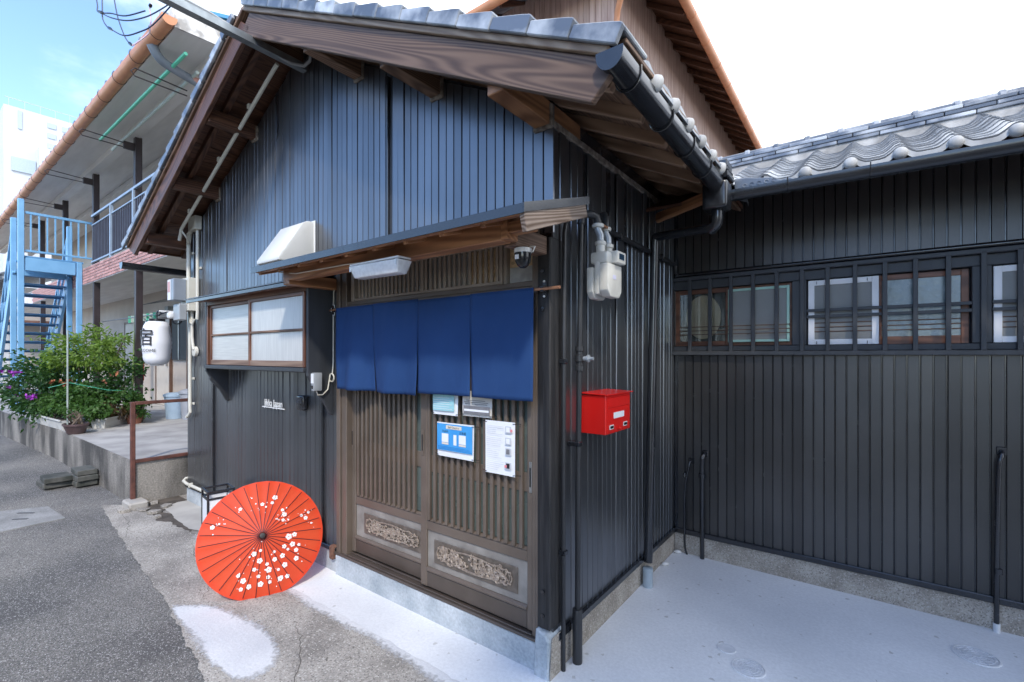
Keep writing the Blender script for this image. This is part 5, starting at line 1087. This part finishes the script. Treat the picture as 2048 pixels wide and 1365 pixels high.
# ================================================================= PLANTS
def leafmat(name,c1,c2):
    m=mat(name,c1,c2,rough=.5,scale=9,detail=2,coord='world',lo=.3,hi=.7,spec=.35); t=m.node_tree; n=t.nodes; l=t.links
    tl_=n.new('ShaderNodeBsdfTranslucent'); tl_.inputs[0].default_value=(c1[0]*1.3,c1[1]*1.4,c1[2]*.8,1); mx_=n.new('ShaderNodeMixShader'); mx_.inputs[0].default_value=.3
    l.new(n['Principled BSDF'].outputs[0],mx_.inputs[1]); l.new(tl_.outputs[0],mx_.inputs[2]); l.new(mx_.outputs[0],n['Material Output'].inputs[0]); return m
lf1=leafmat('yellow_green_leaf',(.20,.30,.055),(.10,.18,.03)); lf2=leafmat('dark_green_leaf',(.045,.115,.030),(.018,.05,.014)); lf3=leafmat('mid_green_leaf',(.085,.18,.04),(.035,.08,.018)); lf4=leafmat('reddish_leaf',(.16,.09,.045),(.07,.07,.03))
purp=mat('purple_petal',(.42,.06,.50),(.32,.04,.42),rough=.6,coord='world'); ora=mat('faded_orange_petal',(.62,.24,.13),(.45,.16,.09),rough=.6,coord='world'); redp=mat('red_petal',(.6,.03,.03),rough=.6,coord='world')
bark=mat('grey_bark',(.17,.13,.10),(.09,.07,.05),rough=.9,scale=20,coord='world',bump=.5)
def leaves(blobs,n,ln,wd,rd,droop=.2):
    mb=MB(); tot=sum(b[3]*b[4]*b[5] for b in blobs)
    def ball():
        while True:
            d=Vector((rd.uniform(-1,1),rd.uniform(-1,1),rd.uniform(-1,1)))
            if .05<d.length<=1: return d
    for b in blobs:
        m_=int(n*b[3]*b[4]*b[5]/tot); cc=[]
        for _ in range(max(5,m_//55)): q=ball(); cc.append((q.normalized()*(.35+.75*rd.random()**.7),rd.uniform(.12,.30)))
        for _ in range(m_):
            q,sg_=rd.choice(cc); d=q+Vector((rd.gauss(0,sg_),rd.gauss(0,sg_),rd.gauss(0,sg_*.9))); c=Vector((b[0]+d.x*b[3],b[1]+d.y*b[4],b[2]+d.z*b[5]))
            if rd.random()<.16: c=c+Vector((d.x*b[3],d.y*b[4],abs(d.z)*b[5]))*rd.choice((.25,.45,.6))*abs(math.sin(d.x*9+d.y*5))
            a=Vector((d.x+rd.gauss(0,.6),d.y+rd.gauss(0,.6),d.z*.6+rd.gauss(0,.5)-droop)).normalized(); s=a.cross(Vector((rd.gauss(0,1),rd.gauss(0,1),rd.gauss(0,1)+.8))).normalized(); l_=ln*rd.uniform(.6,1.3); w_=wd*rd.uniform(.7,1.2); nrm=a.cross(s)
            mb.add([c,c+a*l_*.45+s*w_+nrm*l_*.06,c+a*l_-Vector((0,0,l_*.15)),c+a*l_*.45-s*w_+nrm*l_*.06],[(0,1,2),(0,2,3)])
    return mb
def plant(name,label,base,blobs,n,ln,wd,lm,seed,stems=5,flowers=None,droop=.2):
    rd=random.Random(seed); t=thing(name,base,label,'plant')
    leaves(blobs,n,ln,wd,rd,droop).build('foliage',lm,t)
    mb=MB()
    for k in range(stems):
        b=rd.choice(blobs); e=Vector((b[0]+rd.uniform(-.6,.6)*b[3],b[1]+rd.uniform(-.6,.6)*b[4],b[2]+rd.uniform(-.2,.6)*b[5])); p=Vector(base)+Vector((rd.uniform(-.08,.08),rd.uniform(-.08,.08),0)); m_=p.lerp(e,.5)+Vector((rd.uniform(-.1,.1),rd.uniform(-.1,.1),.05))
        mb.tube([p,m_,e],[.016,.010,.004],6)
    mb.build('stems',bark,t,smooth=True)
    if flowers:
        fm_,cnt,sz,zones=flowers
        for k in range(cnt):
            mb=MB(); z=rd.choice(zones); c=Vector((z[0]+rd.gauss(0,z[3]),z[1]+rd.gauss(0,z[3]),z[2]+rd.gauss(0,z[3]*.6)))
            for p in range(6):
                a=Vector((rd.gauss(0,1),rd.gauss(0,1)-.5,rd.gauss(0,1))).normalized(); s=a.orthogonal().normalized(); mb.add([c,c+a*sz*.5+s*sz*.35,c+a*sz,c+a*sz*.5-s*sz*.35],[(0,1,2),(0,2,3)])
            mb.build('flower',fm_,t)
    return t
plant('shrub','feathery yellow-green shrub growing tallest in the middle of the terrace bed',(-9.3,.1,.5),[(-9.4,.10,1.80,.48,.38,.27),(-9.65,-.15,1.58,.33,.28,.27),(-9.2,.25,1.72,.36,.26,.22),(-9.0,.40,1.92,.34,.18,.08),(-9.3,.1,1.5,.45,.35,.25)],2600,.10,.016,lf1,11,7)
plant('shrub','dark shrub with purple flowers spilling over the terrace wall at the left edge',(-10.0,-.3,.5),[(-10.1,-.42,1.15,.65,.35,.45),(-9.6,-.35,.95,.5,.3,.4),(-10.7,-.45,1.0,.5,.35,.45),(-9.75,-.15,1.4,.4,.3,.3)],3600,.075,.026,lf2,12,7,(purp,13,.06,[(-9.55,-.55,1.12,.07),(-10.2,-.72,1.3,.06),(-10.4,-.7,1.0,.07),(-9.6,-.6,.92,.03)]))
plant('rose_bush','dark green rose bush with faded orange blooms beside the tall brown post',(-8.9,.25,.5),[(-9.0,.2,1.05,.5,.4,.42),(-8.75,.42,1.15,.45,.3,.40),(-9.3,.0,.95,.4,.35,.4)],3000,.06,.026,lf2,13,8,(ora,16,.055,[(-8.6,.05,1.12,.05),(-8.75,.2,.85,.05),(-9.25,-.3,1.15,.08),(-8.8,.3,1.28,.05)]))
plant('low_plant','bright green low plants crowding the front of the white planter',(-9.1,-.33,.6),[(-9.1,-.32,.80,.6,.18,.16),(-8.6,-.2,.78,.35,.2,.16),(-9.7,-.40,.78,.5,.18,.16)],2600,.06,.018,lf3,14,4)
plant('low_plant','green foliage filling the middle of the bed behind the stake',(-8.7,0,.6),[(-8.6,.02,.85,.4,.25,.25),(-8.9,-.12,.95,.3,.2,.25)],1500,.06,.022,lf3,15,4)
plant('low_plant','thin reddish brown leafed plant in front of the brown post',(-8.5,.28,.55),[(-8.5,.25,.72,.24,.2,.18)],900,.05,.012,lf4,16,6)
plant('potted_plant','small green plant in a terracotta pot at the foot of brown post',(-8.55,.50,.6),[(-8.5,.46,.82,.16,.14,.13)],700,.05,.02,lf3,17,3)
plant('weed','small weed sprouting from the terrace edge beside the post base',(-8.45,.6,.5),[(-8.42,.58,.68,.10,.1,.1)],160,.05,.018,lf3,18,2)
tpot=mat('terracotta',(.36,.15,.09),(.28,.11,.07),rough=.8,coord='world')
tag(MB().lathe([(.09,0),(.12,.14),(.13,.14),(.13,.17),(.11,.17),(.10,.13)],(-8.55,.50,.456),18).build('flower_pot',tpot,None,smooth=True),'round terracotta pot at the foot of the brown post','pot')
tag(MB().lathe([(.10,0),(.14,.12),(.15,.12),(.15,.145),(.13,.145),(.12,.10)],(-8.0,-.33,.456),20).build('flower_pot',mat('plum_brown_plastic',(.11,.07,.07),(.08,.05,.05),rough=.5,coord='world'),None,smooth=True,mw=T(-8.0,0,0)@Matrix.Diagonal((1.3,1,1,1))@T(8.0,0,0)),'brown plastic pot with bare twigs at the terrace corner','pot')
plant('potted_plant','sparse twiggy plant in the brown plastic pot',(-8.0,-.33,.58),[(-8.0,-.33,.75,.16,.12,.12)],120,.04,.01,lf3,19,9)
wpl=mat('white_planter_plastic',(.66,.66,.63),(.5,.5,.47),rough=.6,scale=5,coord='world')
for p,q,lab in (((-8.50,-.31,.53),(-10.4,-.42,.53),'long white planter trough along the terrace wall under the flowers'),((-8.32,-.02,.53),(-9.0,.62,.53),'white planter trough running back from the brown pot to the post')):
    t=thing('planter_trough',(p[0],p[1],.45),lab,'planter'); mw,l_=frame(p,q)
    m_=MB().add([(-l_/2+.02,-.08,-.075),(l_/2-.02,-.08,-.075),(l_/2-.02,.08,-.075),(-l_/2+.02,.08,-.075),(-l_/2,-.11,.075),(l_/2,-.11,.075),(l_/2,.11,.075),(-l_/2,.11,.075)],[(0,3,2,1),(0,1,5,4),(1,2,6,5),(2,3,7,6),(3,0,4,7)]); link('trough',m_.mesh('trough'),wpl,t,mw)
    link('soil',MB().box(-l_/2+.01,l_/2-.01,-.10,.10,.04,.055).mesh('soil'),earth,t,mw)
    link('rim',MB().box(-l_/2-.01,l_/2+.01,-.125,-.105,.06,.085).box(-l_/2-.01,l_/2+.01,.105,.125,.06,.085).mesh('rim',.003),wpl,t,mw)
sk=thing('garden_stake',(-8.12,-.40,.45),'thin grey stake pole with green cord standing at the terrace edge','stake'); MB().tube([(-8.12,-.40,.45),(-8.12,-.40,1.97)],.011,8).build('pole',mat('grey_green_stake',(.40,.46,.42),rough=.5,coord='world'),sk,smooth=True)
MB().tube([(-8.12,-.40,1.2),(-8.3,.1,1.05),(-8.72,.6,.98)],.006,5).build('cord',MT['green_plastic'],sk,smooth=True); MB().tube([(-8.12,-.40,1.2),(-8.4,-.45,1.15),(-8.8,-.5,1.1)],.005,5).build('cord',MT['green_plastic'],sk,smooth=True)
bp=thing('bamboo_cane',(-8.8,.55,.5),'green bamboo cane leaning beside the brown post','cane'); MB().tube([(-8.72,.50,.5),(-8.95,.62,2.35)],.016,8).build('cane',mat('green_bamboo',(.20,.28,.08),(.15,.22,.06),rough=.5,coord='world'),bp,smooth=True)
tag(MB().box(-9.15,-8.95,.72,.74,1.15,1.75).build('red_banner',mat('red_cloth',(.55,.05,.04),(.4,.03,.03),rough=.8,coord='world'),None),'narrow red cloth hanging behind the bamboo cane','cloth')
bin_m=mat('pale_blue_bin',(.36,.46,.56),(.30,.40,.50),rough=.45,coord='world'); bin_g=mat('grey_bin',(.36,.38,.42),(.31,.33,.37),rough=.5,coord='world')
for x,y,m,lab,s in ((-8.75,1.15,bin_m,'pale blue lidded plastic bin on the terrace',1.0),(-8.45,1.32,bin_g,'grey lidded plastic bin beside the blue one',1.15)):
    t=thing('waste_bin',(x,y,.455),lab,'bin'); MB().lathe([(.14*s,0),(.17*s,.40*s),(.175*s,.40*s),(.175*s,.42*s)],(x,y,.456),20).build('body',m,t,smooth=True); MB().lathe([(.185*s,.40*s),(.185*s,.435*s),(.12*s,.465*s),(.0,.47*s)],(x,y,.457),20).build('lid',m,t,smooth=True); MB().tube([(x-.18*s,y-.05,.456+.36*s),(x-.2*s,y,.456+.33*s),(x-.18*s,y+.05,.456+.36*s)],.008,6).build('handle',m,t,smooth=True)
sh=thing('storage_rack',(-8.5,1.55,.455),'grey metal rack with washing bottle and cloths behind the bins','rack')
for x in (-8.75,-8.15):
    for y in (1.45,1.75): MB().box(x-.012,x+.012,y-.012,y+.012,.455,1.5).build('upright',galv,sh)
for z in (.9,1.2,1.48): MB().box(-8.77,-8.13,1.43,1.77,z-.012,z+.012).build('shelf',galv,sh)
MB().box(-8.7,-8.5,1.45,1.6,1.215,1.3).build('folded_cloth',pwarm,sh,.02); MB().lathe([(.05,0),(.06,.04),(.06,.16),(.025,.2),(.025,.24)],(-8.28,1.5,1.495),12).build('bottle',white,sh,smooth=True); MB().lathe([(.06,0),(.07,.18)],(-8.6,1.55,1.495),12).build('jar',MT['pale_blue_bin'],sh,smooth=True)
# ================================================================= FAR BUILDINGS
fw_=mat('far_white_facade',(.56,.58,.60),(.50,.52,.54),rough=.7,scale=.15,coord='world'); fg=mat('far_grey_facade',(.42,.50,.56),(.38,.46,.52),rough=.5,coord='world')
fbn=thing('tower_block',(-105,20,0),'large white tower block far behind the apartment roof','building')
MB().box(-125,-101.5,8.5,24,0,39.2).build('main_block',fw_,fbn); MB().box(-103,-99.5,12,26,0,33.5).build('front_block',fw_,fbn); MB().box(-120,-106,3,8.4,0,33).build('side_block',fw_,fbn)
MB().box(-101.49,-101.3,9.3,11.9,29.5,31.6).build('window_band',fg,fbn); MB().box(-99.49,-99.3,12.8,15.2,28.4,29.4).build('window_band',mat('blue_far_window',(.12,.30,.48),rough=.3,coord='world'),fbn)
MB().box(-101.49,-101.35,10.0,10.4,36.0,38.8).box(-99.49,-99.35,13.6,13.9,30.5,32.8).build('louvre_slot',fg,fbn)
for r in range(6):
    for q in range(5): MB().box(-99.49,-99.36,16.2+q*1.9,17.3+q*1.9,12+r*3.4,13.6+r*3.4).build('window',fg,fbn)
for r in range(3):
    for q in range(6): MB().box(-101.49,-101.38,13.2+q*1.7,14.2+q*1.7,34.4+r*1.6-.2,35.2+r*1.6-.2).build('window',fg,fbn)
for k in range(9): MB().box(-101.6,-101.55,9+k*1.7,9.06+k*1.7,39.2,40.4).build('roof_rail_post',fg,fbn)
MB().box(-101.62,-101.56,8.6,24,40.35,40.45).build('roof_rail',fg,fbn)
oh=thing('tiled_house',(-30,0,0),'old grey tiled house beyond the blue staircase','house')
MB().box(-38,-26.5,1,9,0,4.4).build('wall',mat('old_plaster',(.44,.41,.37),(.34,.31,.28),rough=.85,scale=.8,coord='world'),oh)
MB().prism([(.1,4.3),(5,6.6),(9.9,4.3),(9.9,4.5),(5,6.85),(.1,4.5)],'x',-38.8,-25.9).build('roof',tile,oh)
for k in range(30): MB().beam((-25.9-k*.43,.12,4.54),(-25.9-k*.43,4.9,6.88),.09,.06).build('roof_rib',tile,oh)
for y in (2.0,5.5): wv=MB().box(-26.5,-26.42,y,y+1.3,1.2,2.6).build('window',MT['blue_far_window'],oh); MB().box(-26.415,-26.38,y+.6,y+.7,1.2,2.6).build('mullion',postm,wv)
MB().box(-26.5,-25.6,.6,9,2.9,3.0).build('lean_to_roof',mat('rust_tin',(.22,.12,.09),(.16,.08,.06),rough=.7,coord='world'),oh)
for i,(a,b) in enumerate((((-60,-3,9.2),(-5.0,-6,7.6)),((-60,-2.5,8.7),(-5.0,-6.3,7.1)))):
    p=Vector(a);q=Vector(b); tag(MB().tube([p.lerp(q,t/8)-Vector((0,0,.8*(1-(2*t/8-1)**2))) for t in range(9)],.012,5).build('power_line',wire,None,smooth=True),('upper black power line crossing the lane at left','lower black power line crossing the lane at left')[i],'wire')
# ================================================================= HOUSES ACROSS THE LANE (outside the frame; they shade the courtyard and mirror in the siding)
nb=thing('unseen_shade_house',(5,-1,0),'unseen house added right of the camera to shade the courtyard','house')  # sun blocker, sized to shade the courtyard and leave the door strip sunlit
MB().box(3.35,9,-4.3,-1.2,-.03,5.0).build('wall',mat('warm_grey_render',(.36,.335,.31),(.31,.285,.26),rough=.85,scale=1,coord='world'),nb)
MB().prism([(-4.6,4.95),(-2.75,5.9),(-.9,4.95),(-.9,5.1),(-2.75,6.05),(-4.6,5.1)],'x',3.05,9.3).build('roof',tile,nb)
for y in (-3.7,-2.3): wv=MB().box(3.31,3.349,y,y+1.1,1.0,2.2).build('window',gdim,nb); MB().box(3.29,3.309,y+.52,y+.58,1.0,2.2).build('mullion',steel,wv)
op=thing('opposite_house',(-3,-8,0),'plain grey house across the lane facing the black house','house')
MB().box(-14,1.5,-12,-6.4,-.03,3.1).build('wall',mat('grey_brown_render',(.34,.31,.28),(.28,.255,.23),rough=.85,scale=1,coord='world'),op)
MB().prism([(-6.0,3.05),(-9.2,4.3),(-12.4,3.05),(-12.4,3.2),(-9.2,4.5),(-6.0,3.2)],'x',-14.4,1.9).build('roof',tile,op)
for x in (-12,-9,-6,-3,-.5): wv=MB().box(x-.7,x+.7,-6.4,-6.36,.9,2.2).build('window',gdim,op); MB().box(x-.03,x+.03,-6.355,-6.33,.9,2.2).build('mullion',steel,wv)
